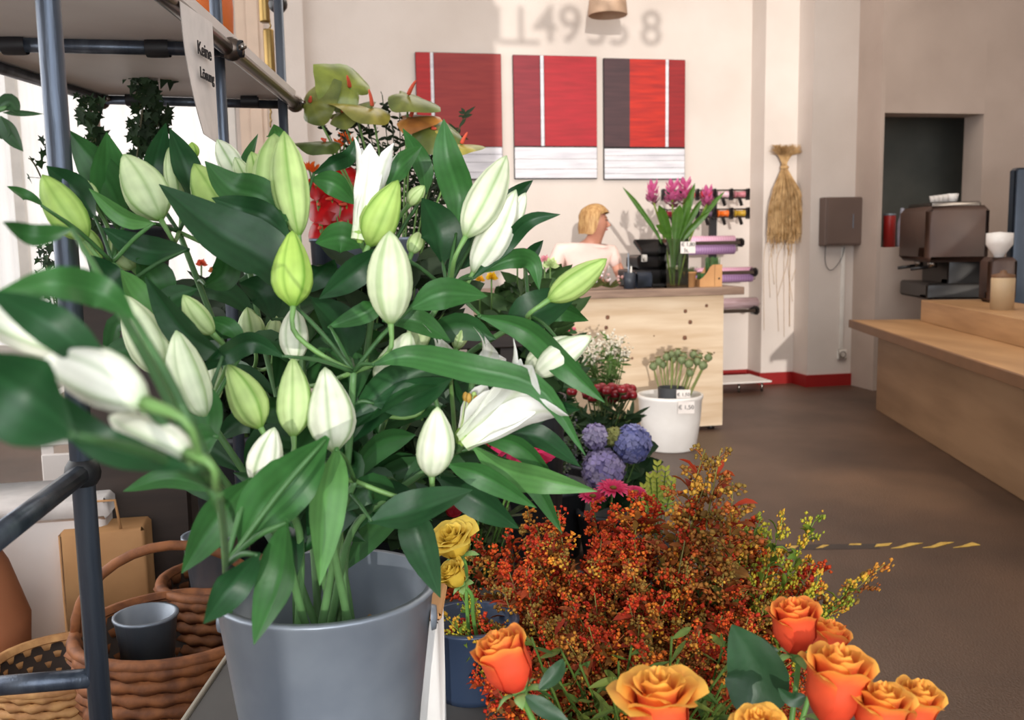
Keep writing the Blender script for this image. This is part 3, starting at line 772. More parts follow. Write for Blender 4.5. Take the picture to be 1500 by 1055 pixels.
# electric panel, cable, conduit, socket
A, B = ony(1209, 289, Y2-.1), ony(1274, 359, Y2-.1)
ep = thing('wall_cabinet', 'flat dark brown wall cabinet on the right white wall', 'cabinet', ((A.x+B.x)/2, Y2-.06, B.z))
MB().box(((A.x+B.x)/2, Y2-.055, (A.z+B.z)/2), (B.x-A.x, .11, A.z-B.z), bev=.006).build('body', M['panel_brown'], ep, False)
MB().box(((A.x+B.x)/2, Y2-.113, (A.z+B.z)/2), (B.x-A.x-.03, .008, A.z-B.z-.03), bev=.003).build('door', M['panel_brown'], ep, False)
MB().box(((A.x+B.x)/2+.04, Y2-.12, (A.z+B.z)/2), (.006, .01, .12)).build('handle', M['steel_grey'], ep, False)
c0 = ony(1235, 362, Y2-.02); c1 = ony(1233, 512, Y2-.02)
o = MB().box(((c0.x+c1.x)/2, Y2-.011, (c0.z+c1.z)/2), (.035, .02, c0.z-c1.z), bev=.003).build('cable_conduit', M['white_plastic'], smooth=False, loc=(c1.x, Y2-.01, c1.z)); tag(o, 'slim white cable conduit running down from the wall cabinet to the socket', 'conduit')
p = ony(1232, 519, Y2)
so = thing('wall_socket', 'white wall socket at the foot of the cable conduit', 'socket', (p.x, Y2-.01, p.z-.045))
MB().box((p.x, Y2-.015, p.z), (.085, .03, .085), bev=.006).build('socket_plate', M['white_plastic'], so)
MB().lathe((p.x, Y2-.03, p.z), [(.03, 0), (.03, .003), (.024, .003), (.022, -.01), (0, -.01)], n=20, axis=(0, -1, 0)).build('outlet_well', mat('socket_grey', S(120, 108, 100), .5), so)
o = MB().tube(spline([ony(1210, 350, Y2-.03), ony(1209, 385, Y2-.02), ony(1218, 396, Y2-.02), ony(1232, 380, Y2-.02), ony(1237, 362, Y2-.03)], 20), .003).build('cable', M['dark_bucket'], loc=ony(1218, 396, Y2-.02)); tag(o, 'thin dark cable looping below the wall cabinet', 'cable')

# ------------------------------------------------------------------ cafe counter on the right
d17 = V((math.sin(YAW+math.atan(135/1400)), math.cos(YAW+math.atan(135/1400)), 0))
n17 = V((d17.y, -d17.x, 0))         # to the right, away from the aisle
e0 = onz(1283, 600); ln = 4.6
zc = ony(1250, 463, 7.05).z
ctr = thing('cafe_counter', 'long amber wooden counter along the right side of the aisle', 'counter', e0)
def obox(c, L_, wd, ht): return (c, (wd, L_, ht), (n17, d17, V((0, 0, 1))))
def cbox(name, u0, u1, v0, v1, z0, z1, m_, bev=.004, mb=None):
    c = e0+d17*((u0+u1)/2)+n17*((v0+v1)/2)+V((0, 0, (z0+z1)/2))
    return (mb or MB()).box(c, (v1-v0, u1-u0, z1-z0), ax=(n17, d17, V((0, 0, 1))), bev=bev).build(name, m_, ctr, False)
cbox('front_panel', -ln, 0, 0, .03, 0, zc-.04, M['cafe_front'])
cbox('end_panel', -.03, 0, .03, .75, 0, zc-.04, M['cafe_front'])
cbox('worktop', -ln, .22, -.14, .85, zc-.04, zc, M['cafe_wood'])
cbox('worktop_lip', -ln, .24, -.16, -.14, zc-.06, zc, M['cafe_line'], .002)
cbox('raised_ledge', -ln, .05, .32, .85, zc, zc+.16, M['cafe_wood'])
def con(px, v, z):      # point over the counter line v to the right at pixel column px
    r = ray(px, 400); o_ = e0+n17*v
    # plan intersection of ray with line o_+s*d17
    det = r.x*(-d17.y)+r.y*d17.x
    s = (o_.x*(-d17.y)+o_.y*d17.x)/det
    return V((r.x*s, r.y*s, z))
zl = zc+.16
p = con(1378, .58, zl)
em = thing('espresso_machine', 'large dark brown espresso machine on the right counter', 'coffee machine', p)
AX = (d17, n17, V((0, 0, 1)))
MB().box(p+V((0, 0, .06)), (.66, .42, .12), ax=AX, bev=.015).build('drip_tray', M['black_plastic'], em)
MB().box(p+n17*.08+V((0, 0, .20)), (.60, .26, .20), ax=AX, bev=.015).build('back_housing', M['black_plastic'], em)
MB().box(p+V((0, 0, .49)), (.70, .46, .42), ax=AX, bev=.04).build('boiler_housing', M['brown_machine'], em)
MB().box(p+V((0, 0, .71)), (.56, .36, .04), ax=AX, bev=.01).build('cup_tray', M['chrome'], em)
for u in (-.16, .16):
    q = p+d17*u-n17*.12+V((0, 0, .235))
    MB().lathe(q, [(0, 0), (.035, 0), (.035, .06), (0, .06)], n=16).build('brew_group', M['chrome'], em)
    MB().tube([q+V((0, 0, .01)), q-n17*.16+V((0, 0, -.01))], .013).build('portafilter_handle', M['black_plastic'], em)
for k, u in enumerate((-.2, -.1, 0, .1, .2)):
    q = p+d17*u+V((0, 0, .732))
    cq = MB().lathe(q, [(.022, 0), (.03, .004), (.042, .06), (.038, .06), (.026, .01), (0, .008)], n=18).build('cup', M['ceramic'], loc=q)
    tag(cq, 'white coffee cup on top of the espresso machine', 'cup', 'coffee cups on the espresso machine')
def simple(name, label, cat, q, prof, m_, extra=None, sc_=1):
    t = thing(name, label, cat, q)
    MB().lathe(q, prof, n=24).build('body', m_, t)
    return t
q = con(1470, .5, zl)
t = simple('canister', 'cream coffee canister on the right counter beside the espresso machine', 'canister', q, [(0, 0), (.07, 0), (.072, .2), (.065, .21), (0, .21)], M['cream_plastic'])
MB().lathe(q+V((0, 0, .205)), [(.068, 0), (.07, .02), (.02, .03), (.02, .045), (0, .05)], n=20).build('lid', M['cafe_line'], t)
gq = con(1462, .75, zl)
t = thing('coffee_grinder', 'dark coffee grinder with white hopper on the right counter', 'grinder', gq)
MB().box(gq+V((0, 0, .16)), (.2, .2, .32), ax=AX, bev=.03).build('body', M['brown_machine'], t)
MB().lathe(gq+V((0, 0, .32)), [(.03, 0), (.04, .02), (.09, .09), (.09, .17), (0, .18)], n=24).build('hopper', M['ceramic'], t)
q = ony(1320, 360, YR+.14); q.z = zpar
t = thing('glass_bottle', 'pale blue glass bottle on the sill of the dark recess', 'bottle', q)
MB().lathe(q, [(0, 0), (.04, 0), (.042, .02), (.042, .2), (.02, .26), (.016, .33), (0, .33)], n=20).build('body', mat('pale_blue_glass', S(170, 170, 184), .25), t)
q = ony(1302, 360, YR+.14); q.z = zpar
t = thing('red_tin', 'small red tin on the sill of the dark recess', 'tin', q)
MB().lathe(q, [(0, 0), (.05, 0), (.05, .26), (.046, .27), (0, .27)], n=20).build('body', M['red_plastic'], t)
MB().lathe(q+V((0, 0, .268)), [(.051, 0), (.051, .015), (0, .018)], n=20).build('lid', M['steel_grey'], t)
# standing column at the right edge
q = con(1506, 1.15, 0)
o = MB().box(q+V((0, 0, .9)), (.12, .3, 1.8), ax=AX, bev=.02).build('tall_cooler', mat('slate_blue_metal', S(74, 84, 98), .3, .3), loc=q)
tag(o, 'slate blue metal cooler at the right edge behind the counter', 'cooler')

# ------------------------------------------------------------------ steel tube rack, top left
def camp(x, d, z):  # camera-plan coordinates
    return V((plan_r*x+plan_f*d).to_tuple()[:2]+(z,))
rack = thing('tube_rack', 'dark steel tube shelving rack with a white board top left', 'shelf', camp(-.75, 2.0, 0))
def vpost(px, d, r_, m_, z0=0.0, z1=3.0, name='post'):
    p = at(px, 350, d); o = MB().tube([(p.x, p.y, z0), (p.x, p.y, z1)], r_, n=16).build(name, m_, rack); return p
P1 = vpost(96, 1.25, .0152, M['dark_steel'])
P2 = vpost(334, 2.3, .0145, M['dark_steel'])
P3 = vpost(423, 3.0, .0145, M['dark_steel'], 0, at(407, 8, 3.0).z)
P4 = vpost(152, 3.05, .0135, M['chrome'], 0, 3.0)
MB().ball(at(407, 6, 3.0), .03, n=14, m=8).build('ball_finial', M['black_plastic'], rack)
zb_ = at(430, 152, 3.0).z
FR = onz(434, 154, zb_); NR = onz(247, 0, zb_); FL = onz(148, 146, zb_); NL = onz(0, 100, zb_)
NR2 = FR+(NR-FR)*2.0; NL2 = FL+(NL-FL)*2.2
MB().tube([FR+(FR-NR).normalized()*.03, NR2], .0165, n=14).build('side_rail', M['bronze'], rack)
MB().tube([FL, NL2], .0145, n=14).build('side_rail', M['dark_steel'], rack)
MB().tube([FL-(FR-FL)*.05, FR], .0135, n=14).build('cross_rail', M['dark_steel'], rack)
ML, MR = onz(-60, 64, zb_), onz(352, 73, zb_)
MB().tube([ML, MR], .0155, n=14).build('cross_rail', M['dark_steel'], rack)
for p_, r_ in ((onz(22, 66, zb_), .021), (onz(232, 70, zb_), .021), (onz(366, 148, zb_), .019), (onz(198, 146, zb_), .019), (onz(340, 72, zb_), .019)):
    MB().lathe(p_-V((.025, 0, 0)), [(r_, 0), (r_*1.05, .01), (r_*1.05, .04), (r_, .05)], n=14, axis=(1, -.1, 0)).build('clamp_sleeve', M['black_metal'], rack)
for p_ in (onz(340, 72, zb_), onz(432, 152, zb_), onz(148, 147, zb_)):
    MB().ball(p_, .027, n=14, m=8).build('joint', M['bronze'], rack)
    MB().lathe(p_+V((.02, -.02, .0)), [(0, .012), (.008, .012), (.008, 0)], n=6, axis=(.7, -.7, .2)).build('bolt', M['chrome'], rack)
th_ = .03
dn = V((0, 0, .014))
q4 = [NL2+dn, NR2+dn, FR+dn, FL+dn]
mb = MB(); mb.add(q4+[p_+V((0, 0, th_)) for p_ in q4], [(0, 1, 2, 3), (7, 6, 5, 4), (0, 4, 5, 1), (1, 5, 6, 2), (2, 6, 7, 3), (3, 7, 4, 0)], (1, 1, 1))
mb.build('shelf_board', M['white_board'], rack, False)
# lower rails toward the viewer
zr = at(140, 702, 1.25).z
back = onz(-40, 815, zr)
MB().tube([V((P1.x, P1.y, zr)), back], .0135, n=12).build('lower_rail', M['dark_steel'], rack)
MB().ball(V((P1.x, P1.y, zr)), .024, n=12, m=8).build('joint', M['black_metal'], rack)
zr2 = at(142, 1030, 1.25).z
MB().tube([V((P1.x, P1.y, zr2)), onz(-60, 1010, zr2)], .0135, n=12).build('lower_rail', M['dark_steel'], rack)
# paper note on the side rail
a_, b2 = onz(248, 2, zb_), onz(296, 34, zb_)
dx_ = (b2-a_).normalized()
wd_ = (b2-a_).length
ht_ = .235
note_c = (a_+b2)/2+V((0, 0, -ht_/2-.0))
nrm = dx_.cross(V((0, 0, 1))).normalized()
off = nrm*.02 if nrm.dot(CAM-note_c) > 0 else -nrm*.02
note_c += off
pn = thing('paper_note', 'white paper note with two handwritten words taped to the side rail', 'note', note_c-V((0, 0, ht_/2)))
rows = []
for i in range(9):
    f_ = i/8; cv = .03*f_*f_
    rows.append([note_c+dx_*(wd_*(j/6-.5)*1.02)+V((0, 0, ht_*(.5-f_)))+off.normalized()*(cv*(1-j/6)) for j in range(7)])
thick = off.normalized()*.0012
mb = MB().grid(rows, (1, 1, 1)); mb.grid([[q-thick for q in r] for r in rows], (1, 1, 1)); mb.build('sheet', M['paper'], pn)
text('Keine', .034, M['ink'], pn, note_c+off.normalized()*.012+V((0, 0, .045))-dx_*.005, dx_, (0, 0, 1), 'handwriting', bold=.0006)
text('Lösung', .028, M['ink'], pn, note_c+off.normalized()*.014+V((0, 0, -.0))-dx_*.003, dx_, (0, 0, 1), 'handwriting', bold=.0006)

# orange pendant behind the rack
q = at(285, 62, 4.3)
t = thing('orange_lampshade', 'orange lampshade hanging behind the rack at the top left', 'lamp', q)
MB().lathe(q, [(.165, 0), (.17, .004), (.176, .15), (.17, .35), (.1, .5), (.03, .56), (.02, .6)], n=30).build('lamp_shade', M['orange_glaze'], t)
MB().tube([q+V((0, 0, .58)), V((q.x, q.y, ZC))], .006).build('cable', M['black_plastic'], t)
# clock weights on chains
wq = thing('clock_weights', 'brass pendulum weights hanging on a chain beside the rack', 'weights', at(396, 186, 3.6))
def chain(pa, pb):
    mb = MB(); n_ = int((pa-pb).length/.016)
    for i in range(n_):
        c = pa.lerp(pb, (i+.5)/n_); mb.tube([c+V((0, 0, .009)), c+V((.004 if i % 2 else 0, .004 if not i % 2 else 0, 0)), c-V((0, 0, .009))], .0032, n=4)
    return mb
chain(at(395, 28, 3.6), at(396, 186, 3.6)).build('chain', M['brass'], wq)
chain(at(389, -120, 3.6), at(389, -40, 3.6)).build('chain', M['brass'], wq)
for x, y0, y1 in ((388, -60, 33), (397, 46, 130)):
    a_, b2 = at(x, y1, 3.6), at(x, y0, 3.6)
    MB().lathe(a_, [(0, 0), (.018, 0), (.02, .006), (.02, (b2-a_).length-.006), (.018, (b2-a_).length), (0, (b2-a_).length)], n=18).build('weight', M['brass'], wq)
#MARK_PLANTS
# ------------------------------------------------------------------ bench, buckets and baskets in the foreground
zbn = .53
def rbox(mb, x0, x1, d0, d1, z0, z1, bev=.004):
    c = camp((x0+x1)/2, (d0+d1)/2, (z0+z1)/2)
    return mb.box(c, (x1-x0, d1-d0, z1-z0), ax=(plan_r, plan_f, V((0, 0, 1))), bev=bev)
bn = thing('display_bench', 'low grey display bench carrying the flower buckets in the foreground', 'bench', camp(-.3, 1.3, 0))
rbox(MB(), -.558, .03, .55, 2.12, zbn-.035, zbn).build('bench_top', M['bench'], bn, False)
rbox(MB(), -.566, -.558, .55, 2.12, zbn-.05, zbn+.004, .002).build('edge_strip', M['bench_edge'], bn, False)
for x, d in ((-.53, .62), (-.53, 2.05), (-.02, .62), (-.02, 2.05)):
    rbox(MB(), x-.025, x+.025, d-.025, d+.025, 0, zbn-.035).build('leg', M['dark_wood'], bn, False)

def bucket(name, label, cat, c, r0, r1, h, m_, handle=True, wall=.006):
    t = thing(name, label, cat, c)
    MB().lathe(c, [(0, 0), (r0, 0), (r0+.004, .012), (r0+(r1-r0)*.5, h*.5), (r0+(r1-r0)*.52, h*.51), (r1, h-.01), (r1+.006, h-.004), (r1+.006, h), (r1-wall, h), (r0-wall, .02), (0, .02)], n=36).build('body', m_, t)
    if handle:
        for sx in (-1, 1):
            MB().lathe(V(c)+plan_r*(r1*.98*sx)+V((0, 0, h-.05)), [(0, .008), (.016, .006), (.018, 0)], n=12, axis=plan_r*sx).build('handle_lug', m_, t)
    return t
LB = at(478, 852, 1.3); LB.z = zbn
rimz = at(478, 866, 1.3).z
lb = bucket('flower_bucket', 'large grey zinc bucket holding the white lilies', 'bucket', LB, .105, .145, rimz-zbn+.01, M['steel_grey'])
zin = zbn+.03
q = at(600, 925, 1.5); q.z = zbn
ph_ = at(600, 905, 1.42).z-zbn
t = thing('white_planter', 'white planter with a brown rim on the bench right of the zinc bucket', 'planter', q)
rbx = (plan_r, plan_f, V((0, 0, 1)))
MB().box(q+V((0, 0, ph_/2-.005)), (.10, .12, ph_-.01), ax=rbx, bev=.008).build('body', M['ceramic'], t)
MB().box(q+V((0, 0, ph_-.004)), (.112, .132, .012), ax=rbx, bev=.004).build('rim', M['kraft'], t)
NB = at(690, 930, 1.68); NB.z = zbn
nb = bucket('navy_bucket', 'dark navy bucket with yellow roses beside the orange goldenrod', 'bucket', NB, .062, .08, at(690, 925, 1.62).z-zbn, M['navy'])
GB = at(930, 950, 1.72); GB.z = 0
gb = bucket('goldenrod_bucket', 'dark bucket hidden under the orange goldenrod bunch', 'bucket', GB, .10, .135, .34, M['dark_bucket'])
RB = at(1060, 1000, 1.02); RB.z = 0
rb_ = bucket('rose_bucket', 'dark bucket just below the frame holding the orange roses', 'bucket', RB, .09, .12, .48, M['dark_bucket'])

# ------------------------------------------------------------------ lilies
GD, GM, GL = S(30, 68, 36), S(50, 96, 46), S(84, 132, 70)
STEMC = S(84, 122, 72)
def bud(mb, base, tip, w_, white, shape=0.0, nu=16, nv=36):
    base, tip = V(base), V(tip); ax_ = (tip-base); L_ = ax_.length; ax_.normalize()
    a_ = ax_.cross((CAM-base).normalized()).normalized(); b2 = a_.cross(ax_)
    ph = rnd.uniform(0, 2*PI/3)
    tab = [(0, .16), (.05, .38), (.15, .70+.12*shape), (.3, .93+.1*shape), (.45, 1.0), (.6, .95-.10*shape), (.75, .76-.14*shape), (.88, .46-.1*shape), (.96, .22), (1, .03)]
    gl, gd, wh = S(176, 208, 100), S(100, 148, 44), S(254, 254, 240)
    bodyc = mixc(gl, wh, white)
    rows = []; cc = []
    bend = (a_*rnd.uniform(-1, 1)+b2*rnd.uniform(-1, 1))*L_*.03
    for i in range(nu+1):
        u = i/nu; r_ = lerp_tab(tab, u)*w_/2; rw = []; cr = []
        for k in range(nv):
            th = 2*PI*k/nv; x = ((th-ph) % (2*PI/3))/(2*PI/3)   # 0 and 1 at the seams, .5 at the rib
            d_ = abs(x-.5)*2
            rr = r_*(1+.10*math.exp(-(d_/.16)**2)-.11*math.exp(-((1-d_)/.12)**2)-.04*math.exp(-((d_-.32)/.1)**2))
            rw.append(base+ax_*(u*L_)+bend*math.sin(u*PI)+(a_*math.cos(th)+b2*math.sin(th))*rr)
            g = math.exp(-(d_/.12)**2)*1.0*(1-.12*white)+math.exp(-((1-d_)/.09)**2)*.6+math.exp(-((d_-.4)/.08)**2)*.14
            g = max(g, 1-u*9 if u < .11 else 0, (u-.9)*8 if u > .9 else 0)
            cr.append(mixc(bodyc, gd, min(1, g*(.95-.15*white))))
        rows.append(rw); cc.append(cr)
    return mb.grid(rows, cc, True)

STEMS = [  # label, group of control points (px, py, depth) above the bucket
 ('lily stem at far left with one large green bud beside the steel post', [(400, 760, 1.3), (270, 560, 1.25), (165, 385, 1.2)]),
 ('lily stem with pale green buds at upper left below the ivy', [(430, 760, 1.32), (340, 540, 1.35), (262, 340, 1.33)]),
 ('lily stem with small cream buds behind the upper left leaves', [(450, 740, 1.38), (390, 520, 1.42), (352, 320, 1.42)]),
 ('lily stem topped by the twin fat pale green buds', [(455, 740, 1.27), (445, 560, 1.28), (428, 380, 1.28)]),
 ('lily stem forking under the two upright striped buds in the middle', [(500, 760, 1.18), (512, 640, 1.15), (518, 545, 1.13)]),
 ('lily stem with the tall half open white trumpet flower', [(490, 730, 1.3), (530, 560, 1.32), (552, 400, 1.3)]),
 ('lily stem at upper right with two slanting whitish buds', [(500, 760, 1.3), (560, 590, 1.3), (655, 425, 1.27)]),
 ('lily stem reaching right with one lime green bud before the desk', [(520, 760, 1.34), (640, 560, 1.35), (775, 462, 1.3)]),
 ('lily stem low at centre with the plump cream bud and the white striped bud', [(488, 790, 1.16), (505, 740, 1.13), (520, 705, 1.12)]),
 ('lily stem with the wide open white flowers at lower right', [(515, 780, 1.26), (580, 720, 1.24), (668, 662, 1.2)]),
 ('lily stem with the pale bud half hidden behind a crossing leaf', [(500, 770, 1.28), (535, 690, 1.27), (566, 610, 1.25)]),
 ('lily stem at left with long blurred cream buds', [(410, 790, 1.15), (340, 720, 1.08), (285, 640, 1.04)]),
 ('lily stem leaning to the viewer with green bud and small white bud low left', [(440, 790, 1.2), (420, 740, 1.13), (405, 690, 1.1)]),
 ('lily stem nearest the viewer at far left with blurred white buds', [(340, 900, .95), (330, 800, .68), (320, 715, .50)]),
 ('lily stem in the back with a pale bud between the stalks', [(470, 760, 1.4), (420, 640, 1.45), (370, 540, 1.45)]),
]
# bud: stem, base, tip, width px, depth, whiteness, shape
BUDS = [
 (0, 126, 352, 62, 256, 54, 1.18, .05, .4), (0, 146, 384, 120, 330, 30, 1.24, .1, 0), (0, 142, 302, 122, 262, 20, 1.26, .3, 0), (0, 196, 395, 162, 350, 36, 1.24, .35, .3),
 (1, 236, 322, 181, 226, 64, 1.22, .45, .5), (1, 262, 300, 248, 214, 30, 1.35, .4, 0), (1, 348, 345, 284, 240, 60, 1.3, .1, .2), (1, 285, 232, 281, 208, 18, 1.4, .0, 0),
 (2, 354, 266, 318, 204, 36, 1.42, .8, 0), (2, 364, 270, 344, 230, 24, 1.4, .5, 0), (2, 395, 310, 368, 222, 46, 1.36, .2, 0),
 (3, 398, 312, 402, 196, 66, 1.25, .22, .3), (3, 437, 345, 416, 192, 56, 1.22, .2, -.2),
 (4, 430, 449, 428, 338, 58, 1.12, .0, .9), (4, 572, 474, 571, 338, 66, 1.12, .62, .1), (4, 433, 530, 432, 448, 42, 1.22, .85, .2),
 (5, 540, 360, 583, 264, 54, 1.22, .05, .8), (5, 600, 300, 622, 272, 22, 1.3, .3, 0), (5, 602, 372, 614, 340, 24, 1.3, .3, 0),
 (6, 682, 347, 742, 228, 56, 1.2, .72, .3), (6, 693, 399, 756, 278, 50, 1.24, .95, .3), (6, 745, 345, 770, 282, 26, 1.28, .9, 0),
 (7, 803, 440, 889, 379, 42, 1.2, .12, .3),
 (8, 490, 661, 476, 538, 68, 1.1, .85, 1.0), (8, 632, 698, 641, 596, 54, 1.12, .8, .5),
 (9, 785, 550, 866, 492, 42, 1.18, .85, .2), (9, 770, 540, 835, 493, 36, 1.2, .8, .2), (9, 668, 512, 682, 462, 26, 1.3, .35, 0),
 (10, 568, 584, 600, 486, 62, 1.2, .75, .7), (10, 604, 520, 622, 458, 36, 1.25, .45, 0), (10, 625, 575, 640, 515, 44, 1.26, .85, .5),
 (11, 236, 550, 182, 432, 60, 1.06, .6, .4), (11, 300, 612, 258, 484, 58, 1.02, .65, .2), (11, 312, 490, 268, 432, 34, 1.1, .3, 0), (11, 316, 590, 312, 520, 24, 1.1, .7, 0),
 (12, 382, 627, 334, 534, 54, 1.08, .15, .5), (12, 430, 640, 429, 524, 52, 1.1, .3, .6), (12, 378, 712, 402, 626, 50, 1.02, .95, .6),
 (13, 215, 592, 66, 524, 84, .46, 1.0, .4), (13, 280, 668, 160, 610, 62, .47, .95, .4), (13, 112, 520, -50, 446, 74, .58, .95, 0),
 (14, 372, 505, 362, 450, 40, 1.42, .4, .5), (14, 400, 510, 404, 462, 26, 1.42, .4, 0),
]
# leaf: (points px,py ...), width px, depth, colour key, depth change to the tip
LEAVES = [
 ([(425, 443), (395, 380), (320, 335), (233, 270)], 82, 1.15, 'd', .02), ([(420, 325), (385, 290), (340, 275), (300, 236)], 54, 1.2, 'm', 0),
 ([(428, 352), (390, 318), (350, 305), (310, 290)], 40, 1.18, 'd', 0), ([(185, 330), (150, 260), (100, 190)], 52, 1.24, 'm', .03),
 ([(172, 335), (162, 270), (156, 194)], 58, 1.26, 'm', 0), ([(210, 330), (196, 270), (170, 222)], 40, 1.3, 'd', 0),
 ([(222, 290), (228, 240), (243, 180)], 34, 1.34, 'd', 0), ([(285, 305), (275, 250), (249, 188)], 40, 1.33, 'd', 0),
 ([(362, 270), (362, 240), (378, 196)], 24, 1.4, 'm', 0), ([(402, 215), (404, 200), (401, 182)], 26, 1.38, 'l', 0),
 ([(458, 255), (488, 240), (512, 228), (525, 198)], 24, 1.26, 'd', 0), ([(455, 262), (490, 270), (522, 300)], 34, 1.26, 'm', 0),
 ([(668, 345), (672, 290), (655, 230), (650, 174)], 46, 1.3, 'm', 0), ([(624, 285), (618, 240), (590, 188)], 28, 1.34, 'm', 0),
 ([(568, 277), (585, 245), (618, 214)], 34, 1.24, 'm', 0), ([(730, 296), (755, 285), (781, 264)], 22, 1.32, 'd', 0),
 ([(690, 410), (740, 360), (775, 324), (821, 314)], 24, 1.22, 'd', 0), ([(600, 452), (650, 430), (714, 434)], 44, 1.16, 'm', 0),
 ([(702, 400), (750, 380), (780, 385), (790, 425)], 28, 1.24, 'm', 0), ([(648, 385), (645, 340), (618, 290)], 60, 1.28, 'd', 0),
 ([(562, 362), (520, 400), (467, 438)], 42, 1.16, 'd', 0), ([(530, 362), (500, 348), (462, 356)], 44, 1.24, 'm', 0),
 ([(512, 525), (500, 480), (455, 436)], 62, 1.2, 'd', 0), ([(690, 652), (740, 690), (800, 705), (875, 720)], 42, 1.14, 'l', 0),
 ([(735, 634), (790, 640), (850, 684)], 34, 1.18, 'd', 0), ([(655, 680), (710, 700), (786, 744)], 36, 1.12, 'm', 0),
 ([(700, 462), (770, 485), (830, 540), (886, 590)], 42, 1.16, 'm', 0), ([(545, 535), (600, 522), (690, 540), (790, 570), (858, 668)], 40, 1.1, 'm', 0),
 ([(545, 592), (600, 582), (662, 555)], 50, 1.14, 'd', 0), ([(540, 765), (610, 745), (692, 718)], 56, 1.08, 'd', 0),
 ([(640, 698), (700, 735), (760, 774)], 48, 1.18, 'd', 0), ([(722, 665), (780, 710), (824, 782)], 26, 1.2, 'm', 0),
 ([(600, 738), (612, 790), (645, 876)], 50, 1.14, 'd', 0), ([(480, 640), (430, 700), (385, 745), (350, 800)], 84, .9, 'm', 0),
 ([(493, 655), (480, 730), (468, 858)], 62, .98, 'l', 0), ([(370, 700), (320, 760), (266, 840)], 56, .9, 'm', 0),
 ([(420, 760), (405, 850), (372, 945)], 62, .86, 'm', 0), ([(380, 810), (340, 860), (298, 914)], 50, .84, 'd', 0),
 ([(416, 523), (370, 502), (330, 520), (286, 549)], 34, 1.06, 'd', 0), ([(330, 524), (270, 490), (212, 405)], 48, 1.04, 'd', 0),
 ([(362, 512), (335, 480), (300, 468)], 26, 1.1, 'm', 0), ([(245, 480), (205, 440), (176, 395)], 50, 1.1, 'l', 0),
 ([(278, 366), (210, 366), (150, 334)], 42, 1.2, 'd', 0), ([(228, 328), (180, 318), (130, 276)], 26, 1.18, 'l', 0),
 ([(197, 435), (160, 412), (134, 374)], 48, 1.14, 'd', 0), ([(140, 320), (110, 280), (68, 243)], 44, 1.22, 'd', 0),
 ([(110, 335), (50, 345), (3, 325)], 32, .6, 'm', 0), ([(62, 302), (40, 288), (10, 273)], 20, 1.1, 'm', 0),
 ([(170, 560), (80, 480), (-20, 425)], 60, .46, 'd', 0), ([(290, 690), (150, 650), (60, 560)], 50, .45, 'd', 0),
 ([(200, 470), (150, 430), (80, 415), (-10, 430)], 50, .5, 'm', 0), ([(110, 640), (30, 580), (-60, 520)], 130, .40, 'd', 0),
 ([(240, 445), (225, 410), (200, 378)], 56, 1.22, 'm', 0), ([(740, 475), (785, 455), (850, 428)], 56, 1.28, 'd', 0),
 ([(820, 500), (840, 540), (852, 560)], 22, 1.2, 'm', 0), ([(440, 430), (470, 400), (490, 380)], 36, 1.26, 'd', 0),
 ([(650, 400), (690, 360), (700, 310)], 42, 1.32, 'd', 0), ([(560, 470), (610, 470), (660, 500)], 34, 1.2, 'm', 0),
 ([(300, 420), (330, 400), (330, 350)], 40, 1.3, 'm', 0), ([(480, 480), (540, 455), (560, 430)], 30, 1.18, 'm', 0),
 ([(760, 640), (800, 600), (850, 600)], 26, 1.25, 'd', 0), ([(700, 640), (760, 655), (820, 712)], 34, 1.15, 'm', 0),
 ([(560, 700), (590, 740), (600, 800)], 40, 1.2, 'd', 0), ([(430, 580), (400, 600), (355, 590)], 40, 1.2, 'm', 0),
 ([(320, 640), (290, 650), (240, 700)], 50, .95, 'm', 0), ([(320, 720), (250, 700), (180, 720)], 30, .9, 'm', 0),
 ([(260, 560), (300, 600), (300, 680)], 50, 1.0, 'm', 0), ([(780, 470), (820, 455), (862, 470)], 30, 1.3, 'm', 0),
 ([(770, 395), (778, 375), (796, 352)], 22, 1.34, 'd', 0), ([(400, 470), (385, 430), (350, 415)], 46, 1.28, 'd', 0),
]
lily_roots = []; lily_curves = []
for i, (lb_, pts) in enumerate(STEMS):
    a_ = i*2.4
    b0 = LB+V((.07*math.cos(a_)*.9, .07*math.sin(a_)*.9, .03))
    P = [b0, (b0*.35+at(*pts[0])*.65)]+[at(*p) for p in pts]
    if i == 13: P = [LB+V((-.08, -.05, .03)), LB+V((-.12, -.07, .33)), at(*pts[1]), at(*pts[2])]
    cv = spline(P, 22)
    t = thing('white_lily', lb_.replace('lily stem', 'white lily stem', 1) if not lb_.startswith('white') else lb_, 'flower', b0)
    MB().tube(cv, [(.0062-.0022*k/22)*(.55 if i == 13 else 1) for k in range(23)], STEMC, 8).build('stem', M['stem'], t)
    lily_roots.append(t); lily_curves.append(cv)
def project(p):
    d = p-CAM; z_ = d.dot(fwd); return 750+F*d.dot(rt)/z_, 527.5-F*d.dot(up)/z_, z_
for (si, bx_, by_, tx_, ty_, w_, d_, wh_, sh_) in BUDS:
    base = at(bx_, by_, d_); tip = at(tx_, ty_, d_+rnd.uniform(-.03, .03))
    o = bud(MB(), base, tip, w_/F*d_, wh_, sh_).build('bud', M['petal'], lily_roots[si])
    node = lily_curves[si][-1]; ax_ = (tip-base).normalized()
    m_ = base-ax_*min(.03, (base-node).length*.4)
    MB().tube(spline([node, node.lerp(m_, .55)+V((0, 0, -.006)), m_, base+ax_*.004], 10), [(.0018 if si == 13 else .003)]*8+[.0028, .0034, .004], mixc(STEMC, S(130, 170, 90), .4), 8).build('pedicel', M['stem'], o)
CK = {'d': GD, 'm': GM, 'l': GL}
